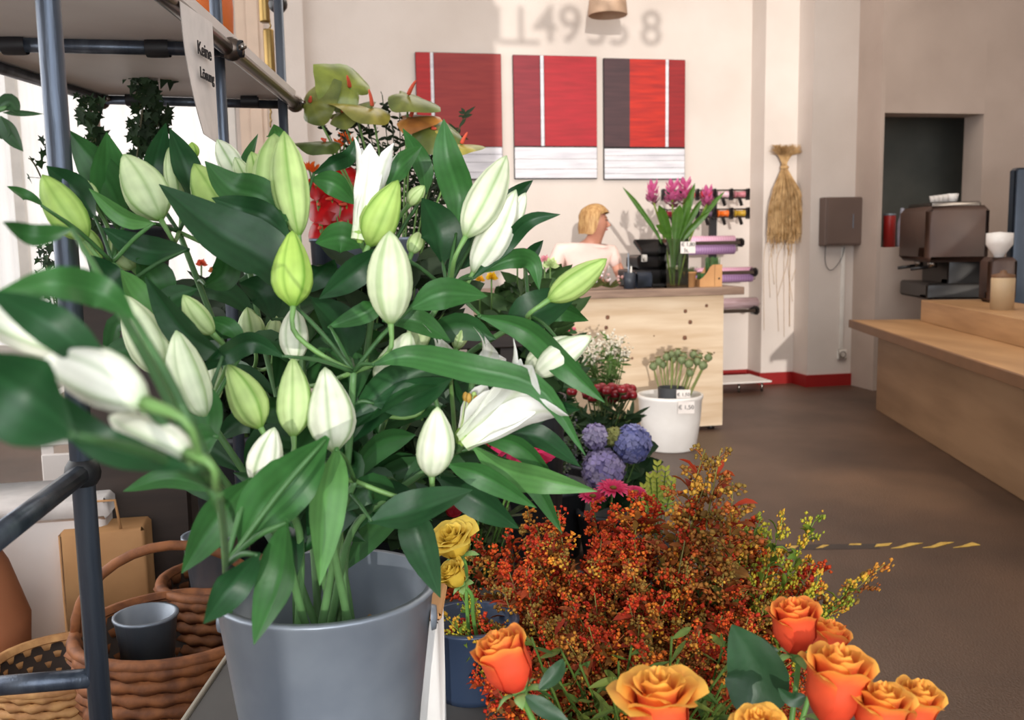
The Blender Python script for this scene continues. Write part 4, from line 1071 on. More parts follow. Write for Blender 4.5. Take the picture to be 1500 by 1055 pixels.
for (pts, w_, d_, key, dt) in LEAVES:
    P = [at(x, y, d_+dt*k/(len(pts)-1)+(.015*math.sin(k*2)) ) for k, (x, y) in enumerate(pts)]
    best = None
    for i, cv in enumerate(lily_curves):
        for k in range(6, 23):
            q = cv[k]; dd = (q-P[0]).length
            if best is None or dd < best[0]: best = (dd, i, k)
    dd, i, k = best; q = lily_curves[i][k]
    c = CK[key]; c = scalec(c, rnd.uniform(.88, 1.1))
    mb = MB()
    if dd > .02: mb.tube(spline([q, q.lerp(P[0], .5)+V((0, 0, .005)), P[0].lerp(P[1], .06)], 6), [.0028]*5+[.0022, .0018], mixc(STEMC, c, .6), 6)
    leaf(mb, P, w_/F*d_*1.08, c, scalec(c, 1.15), tilt=.45, fold=.2, nu=18, nv=10, veins=.07, wave=.03)
    mb.build('leaf', M['leaf'], lily_roots[i])
# inner foliage of the stems
for k in range(150):
    i = rnd.choice([0, 1, 2, 3, 5, 6, 7, 9, 10, 11, 12, 14, 14, 4, 8]); cv = lily_curves[i]
    j = rnd.randint(8, 19); q = cv[j]
    a_ = rnd.uniform(0, 2*PI); away = V((math.cos(a_), math.sin(a_), 0))
    if away.dot(plan_f) < -.1: away = away-plan_f*away.dot(plan_f)*1.6
    L_ = rnd.uniform(.09, .16); T = lily_curves[i][min(22, j+2)]-lily_curves[i][j-2]; T.normalize()
    tip = q+away*L_*.9+T*L_*rnd.uniform(-.1, .7)+V((0, 0, -.02))
    x_, y_, z_ = project(tip)
    if not (140 < x_ < 800 and 300 < y_ < 800) or z_ < 1.15: continue
    if ((x_-470)/330)**2+((y_-540)/260)**2 > 1: continue
    c = mixc(GD, GM, rnd.random()*.7)
    leaf(MB(), [q, q+away*L_*.4+T*L_*.35, tip], rnd.uniform(.026, .045), c, tilt=.6, fold=.2, nu=10, nv=6, veins=.07).build('leaf', M['leaf'], lily_roots[i])

def tepal(mb, base, axis, ref, ang, L_, R0, R1, w_, recurve, c, tipc, pointy=True, nu=16, nv=8, cup=.35):
    axis = V(axis).normalized(); e = Matrix.Rotation(ang, 3, axis) @ ref; t_ = axis.cross(e); rows = []; cc = []
    for i in range(nu+1):
        u = i/nu; rr = R0+(R1-R0)*u**1.3+recurve*max(0, u-.6)**2*L_*3
        z_ = L_*(u-abs(recurve)*max(0, u-.7)**2*1.6)
        wd = w_*lerp_tab([(0, .35), (.2, .62), (.5, .95), (.7, 1), (.88, .68), (1, .04 if pointy else .3)], u)
        rw = []; cr = []
        for j in range(nv+1):
            v = -1+2*j/nv
            rw.append(base+axis*z_+e*(rr-cup*wd*v*v*.5)+t_*(v*wd/2)+e*(.0016*math.sin(u*14+ang*3)*abs(v)))
            g = math.exp(-(v/.14)**2)*.55*(1-u*.6)+max(0, .25-u)*1.8
            cr.append(mixc(mixc(c, tipc, u), S(168, 196, 104), min(.9, g)))
        rows.append(rw); cc.append(cr)
    return mb.grid(rows, cc)
def lily_flower(si, bx_, by_, tx_, ty_, d_, R0, R1, w_, rec, d2=0.0, skip=(), label=None):
    base = at(bx_, by_, d_); tip = at(tx_, ty_, d_+d2); ax_ = tip-base; L_ = ax_.length; ax_.normalize()
    ref = ax_.cross((CAM-base).normalized()).normalized()
    mb = MB().lathe(base-ax_*.002, [(.003, 0), (.005, .004), (R0*1.02, .012), (R0*.8, .018), (0, .02)], S(150, 186, 92), 14, axis=ax_)
    f_ = mb.build('flower', M['petal'], lily_roots[si])
    for k in range(6):
        if k in skip: continue
        tepal(MB(), base+ax_*.002, ax_, ref, k*PI/3+.2, L_*rnd.uniform(.95, 1.03), R0*(1 if k % 2 else .85), R1*(1 if k % 2 else .88), w_*(1 if k % 2 == 0 else .85), rec*rnd.uniform(.7, 1.3), S(238, 240, 228), S(246, 246, 244)).build('petal', M['petal'], f_)
    mb = MB()
    for k in range(6):
        e = Matrix.Rotation(k*PI/3, 3, ax_) @ ref
        p = base+ax_*L_*.72+e*R1*.3; mb.tube([base, p], .001, S(200, 220, 160), 5); mb.ball(p, .004, S(190, 150, 70), 6, 4, (1, 1, 1.6))
    mb.tube([base, base+ax_*L_*.8], .0016, S(190, 220, 150), 6); mb.ball(base+ax_*L_*.8, .0035, S(170, 200, 120), 6, 4)
    mb.build('stamens', M['stem'], f_)
    node = lily_curves[si][-1]
    MB().tube(spline([node, node.lerp(base, .6)+V((0, 0, -.004)), base+ax_*.004], 8), [.003]*7+[.004, .005], STEMC, 8).build('pedicel', M['stem'], f_)
lily_flower(5, 527, 354, 552, 214, 1.22, .012, .024, .034, .10)
lily_flower(9, 676, 650, 802, 556, 1.14, .012, .042, .060, .4)
lily_flower(9, 672, 648, 700, 560, 1.17, .008, .030, .036, .2, skip=(2, 3, 4))
lily_flower(9, 628, 560, 672, 504, 1.22, .008, .030, .030, 1.0)
lily_flower(9, 690, 560, 735, 510, 1.24, .008, .024, .028, .9)

# ------------------------------------------------------------------ orange goldenrod bunch
def plume(seed, warm):
    """goldenrod plume pieces in local space, stem base at the origin, 0.5 m tall"""
    r = random.Random(seed); stem = MB(); lv = MB(); fl = MB()
    L_ = .5; bend = V((r.uniform(-.03, .03), r.uniform(-.03, .03), 0))
    cv = [V((0, 0, 0)).lerp(V((0, 0, L_)), i/12)+bend*math.sin(i/12*PI)+V((.02*(i/12)**3, 0, 0)) for i in range(13)]
    stem.tube(cv, [.0028-.0018*i/12 for i in range(13)], S(112, 104, 46) if warm else S(96, 120, 44), 5)
    pal = [S(196, 58, 22), S(214, 84, 26), S(178, 40, 20), S(224, 128, 40), S(236, 170, 50), S(150, 60, 26)] if warm else [S(196, 178, 50), S(150, 156, 48), S(210, 150, 50), S(120, 142, 50)]
    if warm and seed % 3 == 1: pal = [S(176, 84, 34), S(150, 96, 40), S(140, 112, 48), S(206, 140, 50), S(230, 176, 60), S(128, 70, 30)]
    wts = [6, 6, 5, 3, 1.2, 3] if warm else [4, 4, 2, 3]
    for i in range(22):
        f_ = .42+.56*i/21; q = cv[0].lerp(cv[-1], f_)+bend*math.sin(f_*PI)
        a_ = i*2.4+r.uniform(-.4, .4); l_ = (.105*(1-f_)**.75+.012)*r.uniform(.8, 1.25)
        d = V((math.cos(a_), math.sin(a_), r.uniform(.5, 1.1))).normalized()
        br = spline([q, q+d*l_*.6, q+d*l_+V((d.x*.4, d.y*.4, -.35))*l_*.4], 8)
        stem.tube(br, .0009, S(150, 80, 34) if warm else S(120, 130, 50), 3, False)
        nf = int(10+l_*230); shade = r.choices(pal, wts)[0]
        for k in range(nf):
            u = r.uniform(.15, 1.0); p = br[int(u*8)]+V((r.gauss(0, 1), r.gauss(0, 1), r.gauss(.3, 1)))*.0045
            cc = mixc(shade, r.choices(pal, wts)[0], r.random()*.8)
            fl.octa(p, r.uniform(.0022, .0046), cc)
    for i in range(56):
        f_ = r.uniform(.2, .95); q = cv[0].lerp(cv[-1], f_)+bend*math.sin(f_*PI)
        a_ = r.uniform(0, 2*PI); l_ = r.uniform(.03, .062)*(1.2-f_*.6)
        d = V((math.cos(a_), math.sin(a_), r.uniform(.3, 1.2))).normalized()
        g = r.random()
        c = mixc(S(84, 104, 40), S(158, 52, 28), max(0, min(1, f_*1.5-.6+r.uniform(-.4, .4)))) if warm else mixc(S(70, 104, 36), S(120, 140, 50), g)
        leaf(lv, [q, q+d*l_*.5, q+d*l_+V((0, 0, -.01))], .011, c, facing=V((0, 0, 1)), tilt=.8, nu=4, nv=2, veins=0)
    return stem, lv, fl
def plume_parts(seed, warm):
    s_, l_, f_ = plume(seed, warm); out = []
    for nm, mb, m_ in (('stem', s_, M['stem']), ('foliage', l_, M['matte']), ('florets', f_, M['matte'])):
        o = mb.build(nm, m_); col.objects.unlink(o); out.append(o.data)
    return out
protos = {True: [plume_parts(100+i, True) for i in range(7)], False: [plume_parts(200+i, False) for i in range(3)]}
def place_plume(tip, warm, label, group, scale_=1.0, base=None):
    base = base or GB+V((rnd.uniform(-.07, .07), rnd.uniform(-.07, .07), .2))
    d = tip-base; t = thing('goldenrod', label, 'flower', base, group)
    k = rnd.randrange(len(protos[warm]))
    s_ = d.length/.5
    t.rotation_euler = (d.to_track_quat('Z', 'Y') @ Matrix.Rotation(rnd.uniform(0, 6.28), 4, 'Z').to_quaternion()).to_euler()
    t.scale = (s_*scale_, s_*scale_, s_)
    for nm, me in zip(('stem', 'foliage', 'florets'), protos[warm][k]):
        o = bpy.data.objects.new(nm, me); col.objects.link(o); o.parent = t
        if nm != 'stem': o['kind'] = 'stuff'
gl_ = 'rust orange goldenrod stem in the dense bunch behind the roses'; gg = 'orange goldenrod stems'
tips = [(1042, 664, 1.72), (1018, 690, 1.75), (1068, 700, 1.7), (1000, 725, 1.75)]
def topline(x): return lerp_tab([(640, 850), (665, 800), (700, 775), (745, 742), (790, 738), (870, 722), (915, 716), (1000, 722), (1085, 740), (1140, 772), (1200, 812), (1235, 850)], x)
for i in range(140):
    x = 655+(i % 28)*20.5+rnd.uniform(-10, 10); row = i//28
    if row > 2 and not 680 < x < 1190: continue
    y = topline(x)+rnd.uniform(4, 24)+row*46+rnd.uniform(0, 22)
    tips.append((x, y, 1.92-row*.10+rnd.uniform(-.05, .05)))
for (x, y, d_) in tips:
    if y > 1000: continue
    place_plume(at(x, y, d_), True, gl_, gg, rnd.uniform(.85, 1.1))
place_plume(at(1036, 658, 1.7), True, 'tallest rust orange goldenrod spire rising above the bunch', None, .8)
place_plume(at(1285, 818, 1.6), True, 'orange goldenrod stem arching furthest right over the brown floor', None, .6)
for x, y, d_ in ((1190, 748, 1.74), (1160, 758, 1.74), (1250, 835, 1.6), (1215, 850, 1.62), (1120, 760, 1.8), (655, 905, 1.6), (670, 880, 1.66)):
    place_plume(at(x, y, d_), False, 'yellow green goldenrod stem at the edge of the orange bunch', 'yellow green goldenrod stems', .7)
# leafy lower body of the bunch
for i in range(26):
    x = rnd.uniform(760, 1120); y = rnd.uniform(930, 1040); tip = at(x, y, rnd.uniform(1.28, 1.5))
    base = GB+V((rnd.uniform(-.07, .07), rnd.uniform(-.07, .07), .2)); mb = MB(); mb.tube(spline([base, base.lerp(tip, .5)+V((0, 0, .02)), tip], 6), .002, S(80, 104, 40), 5)
    for k in range(16):
        q = base.lerp(tip, rnd.uniform(.35, 1)); a_ = rnd.uniform(0, 6.28); dd = V((math.cos(a_), math.sin(a_), rnd.uniform(-.2, .8)))*rnd.uniform(.03, .05)
        leaf(mb, [q, q+dd*.6, q+dd], .011, mixc(S(56, 88, 34), S(110, 120, 50), rnd.random()), facing=V((0, 0, 1)), tilt=.9, nu=5, nv=2, veins=0)
    o = mb.build('filler_greenery', M['matte'], loc=base); tag(o, 'green leafy filler stem under the orange goldenrod', 'greenery', 'leafy filler stems under the goldenrod')

# ------------------------------------------------------------------ roses
CO, OR, YE = S(222, 62, 42), S(238, 100, 56), S(252, 190, 84)
def rose(cx_, cy_, d_, wpx, hpx, axis2, label, openness=.3, tone=0.0, leaves=(), base=None, name='rose', pal=None, grp=None):
    """axis2: direction of the bloom on the picture plus a push towards the viewer"""
    cA, cB, cC = pal or (CO, OR, YE)
    c = at(cx_, cy_, d_); R_ = wpx/F*d_/2/(.92+.80*openness*.87); Hh = hpx/F*d_
    ax_ = (rt*axis2[0]+up*axis2[1]-fwd*axis2[2]).normalized()
    foot = c-ax_*Hh*.5
    base = base or (RB+V((rnd.uniform(-.06, .06), rnd.uniform(-.06, .06), .3)))
    t = thing(name, label, 'flower', base, grp)
    MB().tube(spline([base, base.lerp(foot, .6)-ax_*.01, foot-ax_*.03, foot+ax_*.004], 14), .0034, S(92, 136, 62), 8).build('stem', M['stem'], t)
    ref = ax_.orthogonal().normalized()
    MB().lathe(foot-ax_*.012, [(.004, 0), (.008, .006), (R_*.34, .014), (R_*.5, .02), (0, .022)], S(120, 160, 90), 14, axis=ax_).build('calyx', M['stem'], t)
    n_ = 15
    for k in range(n_):
        f_ = k/(n_-1)                       # 0 innermost, 1 outermost
        ang = k*2.4; e = Matrix.Rotation(ang, 3, ax_) @ ref; 
        Rk = R_*(.20+.72*f_); half = R(100-32*f_)
        hk = Hh*(.98-.10*f_+.04*math.sin(k*3.1))
        rows = []; cc = []
        for i in range(11):
            u = i/10; rr = Rk*lerp_tab([(0, .35), (.15, .72), (.4, 1.0), (.7, 1.0), (.85, .97), (1, 1.0)], u)*(1-.14*(1-f_)*u)
            fl_ = openness*f_*max(0, u-.62)**2*R_*6
            rw = []; cr = []
            for j in range(13):
                v = -1+2*j/12; sp = half*lerp_tab([(0, .55), (.4, 1), (.8, 1), (.93, .9), (1, .72)], u)
                q = Matrix.Rotation(v*sp, 3, ax_) @ e
                edge = (abs(v)**2.5)*.10*Hh*u
                ruf = .02*Hh*math.sin(v*7+k)*u
                rw.append(foot+ax_*(hk*u-edge+ruf-fl_*.5)+q*(rr+fl_+R_*.035*math.sin(v*5+k*2)*u))
                cr.append(scalec(mixc(mixc(cA, cB, min(1, u*1.1+tone)), cC, max(0, min(1, (u-.80+tone*.6+.10*abs(v))*3.2))), 1-.05*(k % 3)))
            rows.append(rw); cc.append(cr)
        MB().grid(rows, cc).build('petal', M['rosep'], t)
    for k in range(5):
        e = Matrix.Rotation(k*2*PI/5, 3, ax_) @ ref
        leaf(MB(), [foot-ax_*.004, foot+e*R_*.6+ax_*.0, foot+e*R_*1.05-ax_*Hh*.12], .014, S(128, 164, 96), facing=-ax_, tilt=.15, nu=6, nv=3, veins=.05).build('sepal', M['leaf'], t)
    for (pts, w_, dd_) in leaves:
        P = [at(x, y, dd_) for x, y in pts]
        leaf(MB(), P, w_/F*dd_, S(38, 70, 42), S(44, 80, 48), tilt=.3, fold=.15, nu=14, nv=8, veins=.05, wave=.04,
             prof=[(0, .15), (.1, .6), (.3, .98), (.5, 1), (.75, .72), (.92, .3), (1, .02)]).build('leaf', M['leaf'], t)
    return t
rose(742, 968, 1.05, 86, 96, (-.42, 1, .12), 'single orange rose at left below the goldenrod, tilted left', .22, -.05,
     [([(790, 1010), (815, 985), (825, 965)], 24, 1.04), ([(770, 1020), (800, 1040), (835, 1060)], 26, 1.02)])
rose(966, 1034, .98, 140, 116, (-.05, 1, .12), 'large open yellow orange rose at bottom centre', .75, .2)
rose(1165, 916, 1.1, 80, 84, (-.08, 1, .15), 'upright coral rose bud highest of the right group', .35, -.1, [([(1092, 1050), (1108, 990), (1072, 915)], 92, 1.08), ([(1140, 955), (1125, 948), (1118, 935)], 12, 1.1)])
rose(1212, 940, 1.2, 66, 68, (.3, 1, .1), 'coral rose partly behind the highest right bud', .3, -.05)
rose(1226, 1002, 1.02, 112, 122, (.12, 1, .12), 'large two-tone rose, red below and yellow frilled on top', .45, .05, [([(1180, 1020), (1160, 1025), (1140, 1008)], 22, 1.04)])
rose(1292, 1044, 1.0, 100, 92, (.1, 1, .1), 'orange rose at the bottom edge, left of the last one', .5, .12)
rose(1340, 1040, 1.05, 84, 96, (.2, 1, .2), 'rightmost orange rose at the bottom edge', .5, .12)
rose(1112, 1070, .98, 80, 70, (-.1, 1, .3), 'yellow orange rose just peeping over the bottom edge', .7, .3)
YP = (S(214, 178, 60), S(232, 200, 78), S(236, 206, 90))
rose(664, 792, 1.62, 84, 52, (-.4, 1, .5), 'upper yellow rose at the left edge of the goldenrod', .8, .2, base=NB+V((0, 0, .05)), pal=YP, name='yellow_rose')
rose(664, 842, 1.6, 50, 42, (-.6, .8, .4), 'lower small yellow rose at the left edge of the goldenrod', .6, .2, base=NB+V((.02, 0, .05)), pal=YP, name='yellow_rose')

# ------------------------------------------------------------------ white pot with poppy heads
wp = onz(995, 664)
wp = wp+V((0, .16, 0))
dwp = depth(V((wp.x, wp.y, 0))); kpx = dwp/F
t = thing('white_pot', 'white glazed flower pot on the floor before the desk corner', 'pot', wp)
hp = 80*kpx
MB().lathe(wp, [(0, 0), (36*kpx, 0), (38*kpx, .008), (44*kpx, hp*.55), (46*kpx, hp-.03), (47.5*kpx, hp-.02), (47.5*kpx, hp), (44*kpx, hp), (42*kpx, hp*.55), (34*kpx, .03), (0, .03)], n=44).build('body', M['ceramic'], t)
ins = thing('grey_insert_pot', 'dark grey inner pot holding the poppy heads in the white pot', 'pot', wp+V((-.01, -.04, .03)))
gp = wp+V((-.01, -.04, .03))
MB().lathe(gp, [(0, 0), (16*kpx, 0), (19*kpx, hp+.02), (17*kpx, hp+.02), (14*kpx, .03), (0, .03)], n=24).build('body', M['dark_bucket'], ins)
card(None, wp+V((.0, 0, 0))+plan_r*.06-plan_f*(19*kpx+.05)+V((0, 0, hp+.015)), .085, .062, [('€ 1,50', 0)], .03, plan_r, label='upper small price card clipped to the grey insert pot')
card(None, wp+plan_r*.062-plan_f*(47*kpx+.012)+V((0, 0, hp-.05)), .10, .075, [('€ 1,50', 0)], .036, plan_r, label='lower price card on the front of the white pot')
for i, (x, y, s_) in enumerate(((958, 541, 1), (966, 534, 1), (977, 527, 1), (986, 530, .9), (993, 522, 1), (1001, 526, .9), (1008, 538, 1.1), (1015, 524, 1), (1020, 534, 1), (1028, 540, 1.1), (1036, 528, 1), (1010, 550, .9), (972, 538, .9), (998, 532, 1), (984, 522, .8), (1024, 526, .8))):
    tp_ = at(x, y, dwp+rnd.uniform(-.07, .07)); b0 = gp+V(((tp_.x-gp.x)*.15, rnd.uniform(-.03, .03), .05))
    q = thing('poppy_head', 'dried green poppy head in the white pot by the desk', 'flower', b0, 'dried poppy heads in the white pot')
    MB().tube(spline([b0, b0.lerp(tp_, .5)-V(((tp_.x-b0.x)*.1, 0, 0)), tp_], 8), .005, S(120, 128, 70), 6).build('stem', M['stem'], q)
    dirn = (tp_-b0).normalized(); rr = .027*s_
    MB().lathe(tp_-dirn*.01, [(.004, 0), (rr*.5, .006), (rr, rr*.9), (rr*.9, rr*1.5), (rr*.35, rr*2)], [S(112, 124, 84)]*5, 14, axis=dirn, wob=.05).build('capsule', M['stem'], q)
    MB().lathe(tp_-dirn*.01+dirn*rr*2, [(rr*.3, 0), (rr*.75, .003), (rr*.7, .008), (0, .009)], S(128, 118, 78), 12, axis=dirn, wob=.12).build('crown', M['stem'], q)

# ------------------------------------------------------------------ floor plants between the lilies and the desk
def pot(name, label, c, r_, h, m_, cat='pot'):
    t = thing(name, label, cat, c)
    MB().lathe(c, [(0, 0), (r_*.8, 0), (r_, h-.02), (r_*1.05, h-.018), (r_*1.05, h), (r_*.94, h), (r_*.74, .02), (0, .02)], n=28).build('body', m_, t)
    return t
def bush(name, label, cat, c, tops, leafc, lw, ll, nl, mstem=S(90, 120, 60), grp=None):
    t = thing(name, label, cat, c, grp); sm = MB(); lv = MB()
    for tp_ in tops:
        cv = spline([V(c)+V((rnd.uniform(-.03, .03), rnd.uniform(-.03, .03), .01)), V(c).lerp(tp_, .5)+V((rnd.uniform(-.02, .02), rnd.uniform(-.02, .02), .02)), tp_], 8)
        sm.tube(cv, .003, mstem, 5)
        for k in range(nl):
            q = cv[rnd.randint(2, 8)]; a_ = rnd.uniform(0, 6.28); d = V((math.cos(a_), math.sin(a_), rnd.uniform(-.3, .8)))*ll*rnd.uniform(.6, 1.2)
            leaf(lv, [q, q+d*.5, q+d], lw, scalec(leafc, rnd.uniform(.7, 1.3)), tilt=.7, nu=5, nv=3, veins=.05)
    sm.build('stem', M['stem'], t); tag(lv.build('foliage', M['matte'], t), kind='stuff')
    return t
def tops_in(px, py, d_, rx, ry, n, dd=.1):
    out = []
    for i in range(n):
        a_ = rnd.uniform(0, 6.28); q = math.sqrt(rnd.random()); out.append(at(px+q*rx*math.cos(a_), py+q*ry*math.sin(a_), d_+rnd.uniform(-dd, dd)))
    return out
# white stock, pink bouvardia, red peony buds
def floorpot(px, d_, r_, h, m_, nm, lb_):
    p = at(px, 600, d_); c = V((p.x, p.y, 0)); pot(nm, lb_, c, r_, h, m_); return c+V((0, 0, h-.03))
c = floorpot(885, 5.15, .14, .36, M['kraft'], 'plant_pot', 'pale kraft pot on the floor under the white blossoms')
tp_ = tops_in(884, 515, 5.1, 34, 22, 30)
t = bush('white_phlox', 'airy white blossoms standing before the plywood desk', 'flower', c, tp_, S(84, 112, 54), .012, .05, 12)
mb = MB()
for q in tp_:
    for k in range(16): mb.octa(q+V((rnd.gauss(0, .022), rnd.gauss(0, .022), rnd.gauss(.01, .018))), rnd.uniform(.006, .011), mixc(S(246, 240, 226), S(226, 206, 170), rnd.random()*.6))
tag(mb.build('blossom', M['matte'], t), kind='stuff')
c = floorpot(815, 4.7, .15, .42, M['dark_bucket'], 'plant_pot', 'dark pot on the floor under the pink clusters')
tp_ = [at(826, 482, 4.6), at(818, 478, 4.65), at(834, 486, 4.6), at(802, 497, 4.6), at(795, 500, 4.65), at(812, 492, 4.7)]
t = bush('pink_bouvardia', 'two bright pink blossom clusters right of the lilies', 'flower', c, tp_+tops_in(820, 520, 4.7, 40, 26, 8), S(46, 78, 40), .03, .09, 12)
mb = MB()
for q in tp_:
    for k in range(22): mb.octa(q+V((rnd.gauss(0, .016), rnd.gauss(0, .016), rnd.gauss(0, .012))), rnd.uniform(.007, .012), mixc(S(222, 60, 96), S(244, 130, 150), rnd.random()))
tag(mb.build('blossom', M['matte'], t), kind='stuff')
c = floorpot(880, 4.6, .17, .26, M['dark_bucket'], 'plant_pot', 'dark pot on the floor under the red buds')
tp_ = tops_in(880, 620, 4.55, 48, 18, 26)
bush('peony_foliage', 'dark green foliage under the round red buds', 'foliage', c, tp_, S(44, 66, 38), .024, .10, 14)
for i, (x, y) in enumerate(((838, 574), (858, 570), (860, 578), (868, 583), (882, 568), (884, 577), (896, 568), (900, 578), (897, 585), (912, 571), (918, 569), (921, 576), (925, 570), (909, 582), (889, 573), (875, 570), (869, 573), (903, 570), (915, 580), (926, 579))):
    q = at(x, y, 4.55+rnd.uniform(-.08, .08)); t = thing('peony_bud', 'round dark red peony bud in the low cluster before the desk', 'flower', c, 'red peony buds before the desk')
    MB().tube(spline([V(c)+V((rnd.uniform(-.04, .04), 0, 0)), V(c).lerp(q, .5)+V((0, 0, .02)), q], 6), .003, S(80, 90, 50), 5).build('stem', M['stem'], t)
    MB().ball(q, .026, [[mixc(S(150, 24, 36), S(96, 20, 26), j/6)]*12 for j in range(7)], 12, 6, (1, 1, .92)).build('bud', M['gloss'], t)
    MB().lathe(q-V((0, 0, .026)), [(.004, 0), (.017, .004), (.024, .014)], S(70, 80, 46), 8).build('calyx', M['stem'], t)
# lavender / veronica grey-green
c = floorpot(800, 4.0, .17, .3, M['dark_bucket'], 'plant_pot', 'dark pot on the floor under the grey lavender')
tp_ = tops_in(810, 640, 3.9, 55, 50, 44)
t = bush('lavender', 'muted grey green lavender spikes left of the blue hydrangeas', 'flower', c, tp_, S(96, 110, 84), .009, .045, 9)
mb = MB()
for q in tp_:
    for k in range(9): mb.octa(q+V((rnd.gauss(0, .006), rnd.gauss(0, .006), -k*.011)), .007, mixc(S(96, 84, 110), S(130, 136, 110), rnd.random()))
tag(mb.build('blossom', M['matte'], t), kind='stuff')
# hydrangeas
c = floorpot(900, 3.9, .16, .22, M['dark_bucket'], 'plant_pot', 'dark pot on the floor under the blue hydrangeas')
bush('hydrangea_foliage', 'dark leaves around the blue hydrangea heads', 'foliage', c, tops_in(905, 680, 3.95, 45, 40, 12), S(40, 66, 36), .06, .11, 7)
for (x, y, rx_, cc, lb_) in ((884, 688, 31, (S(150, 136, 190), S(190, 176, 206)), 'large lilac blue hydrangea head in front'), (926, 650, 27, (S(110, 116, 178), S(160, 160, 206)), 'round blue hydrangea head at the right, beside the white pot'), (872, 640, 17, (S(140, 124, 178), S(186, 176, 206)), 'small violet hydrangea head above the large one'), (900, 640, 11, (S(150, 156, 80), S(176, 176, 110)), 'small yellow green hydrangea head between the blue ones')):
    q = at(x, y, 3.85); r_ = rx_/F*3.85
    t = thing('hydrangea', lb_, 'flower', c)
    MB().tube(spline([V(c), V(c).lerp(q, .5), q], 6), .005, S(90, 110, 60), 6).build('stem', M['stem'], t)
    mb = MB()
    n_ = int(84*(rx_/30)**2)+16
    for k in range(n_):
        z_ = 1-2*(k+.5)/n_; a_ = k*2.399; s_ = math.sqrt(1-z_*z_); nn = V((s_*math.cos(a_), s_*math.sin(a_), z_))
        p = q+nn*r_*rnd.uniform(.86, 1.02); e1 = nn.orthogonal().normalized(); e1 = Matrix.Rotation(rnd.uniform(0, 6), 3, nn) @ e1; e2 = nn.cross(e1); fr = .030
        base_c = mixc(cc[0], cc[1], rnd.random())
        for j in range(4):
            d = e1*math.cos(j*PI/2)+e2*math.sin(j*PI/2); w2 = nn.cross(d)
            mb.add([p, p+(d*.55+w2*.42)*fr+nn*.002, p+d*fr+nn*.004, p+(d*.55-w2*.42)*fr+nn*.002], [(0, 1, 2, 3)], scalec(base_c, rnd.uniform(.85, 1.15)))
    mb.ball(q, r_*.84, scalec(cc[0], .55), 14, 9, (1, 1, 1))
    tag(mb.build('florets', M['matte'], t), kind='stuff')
# green fern behind goldenrod
c = floorpot(965, 3.2, .1, .3, M['dark_bucket'], 'plant_pot', 'dark pot on the floor under the bright green fern tips')
t = thing('fern', 'bright yellow green fern tips between the hydrangeas and the goldenrod', 'plant', c); mb = MB()
for (x, y) in ((963, 682), (975, 690), (952, 700), (985, 705), (943, 715), (962, 700)):
    q = at(x, y, 3.15); cv = spline([V(c), V(c).lerp(q, .6), q], 12); mb.tube(cv, .002, S(100, 130, 50), 4)
    for k in range(5, 13):
        for s_ in (-1, 1):
            e = cv[k]+plan_r*s_*.035*(1.3-k/13)+V((0, 0, .02)); leaf(mb, [cv[k], e], .012, mixc(S(110, 150, 60), S(190, 190, 80), k/13), nu=4, nv=2, tilt=.4, veins=0)
mb.build('frond', M['matte'], t)
# pink gerberas and magenta blooms
c = floorpot(880, 2.85, .13, .28, M['dark_bucket'], 'flower_bucket', 'dark bucket on the floor under the pink gerberas')
for i, (x, y, r_) in enumerate(((898, 716, 26), (868, 728, 22), (930, 722, 18))):
    q = at(x, y, 2.8); t = thing('gerbera', ('widest', 'lowest left', 'right')[i]+' hot pink gerbera just above the goldenrod', 'flower', c)
    MB().tube(spline([V(c), V(c).lerp(q, .5), q], 6), .003, S(100, 130, 60), 6).build('stem', M['stem'], t)
    nn = V((0, -.35, 1)).normalized(); e1 = nn.orthogonal().normalized(); rr = r_/F*2.8; mb = MB()
    for k in range(40):
        d = Matrix.Rotation(k*2.4, 3, nn) @ e1; f_ = 1-.4*(k//20)
        leaf(mb, [q, q+d*rr*.6*f_+nn*.006, q+d*rr*f_+nn*(.002+.008*(k//20))], .012, S(214, 44, 96), S(236, 110, 150), facing=nn, tilt=.1, nu=5, nv=2, veins=.03)
    tag(mb.build('petals', M['rosep'], t), kind='stuff'); MB().ball(q+nn*.004, .011, S(120, 90, 30), 10, 6, (1, 1, .5)).build('flower_centre', M['matte'], t)
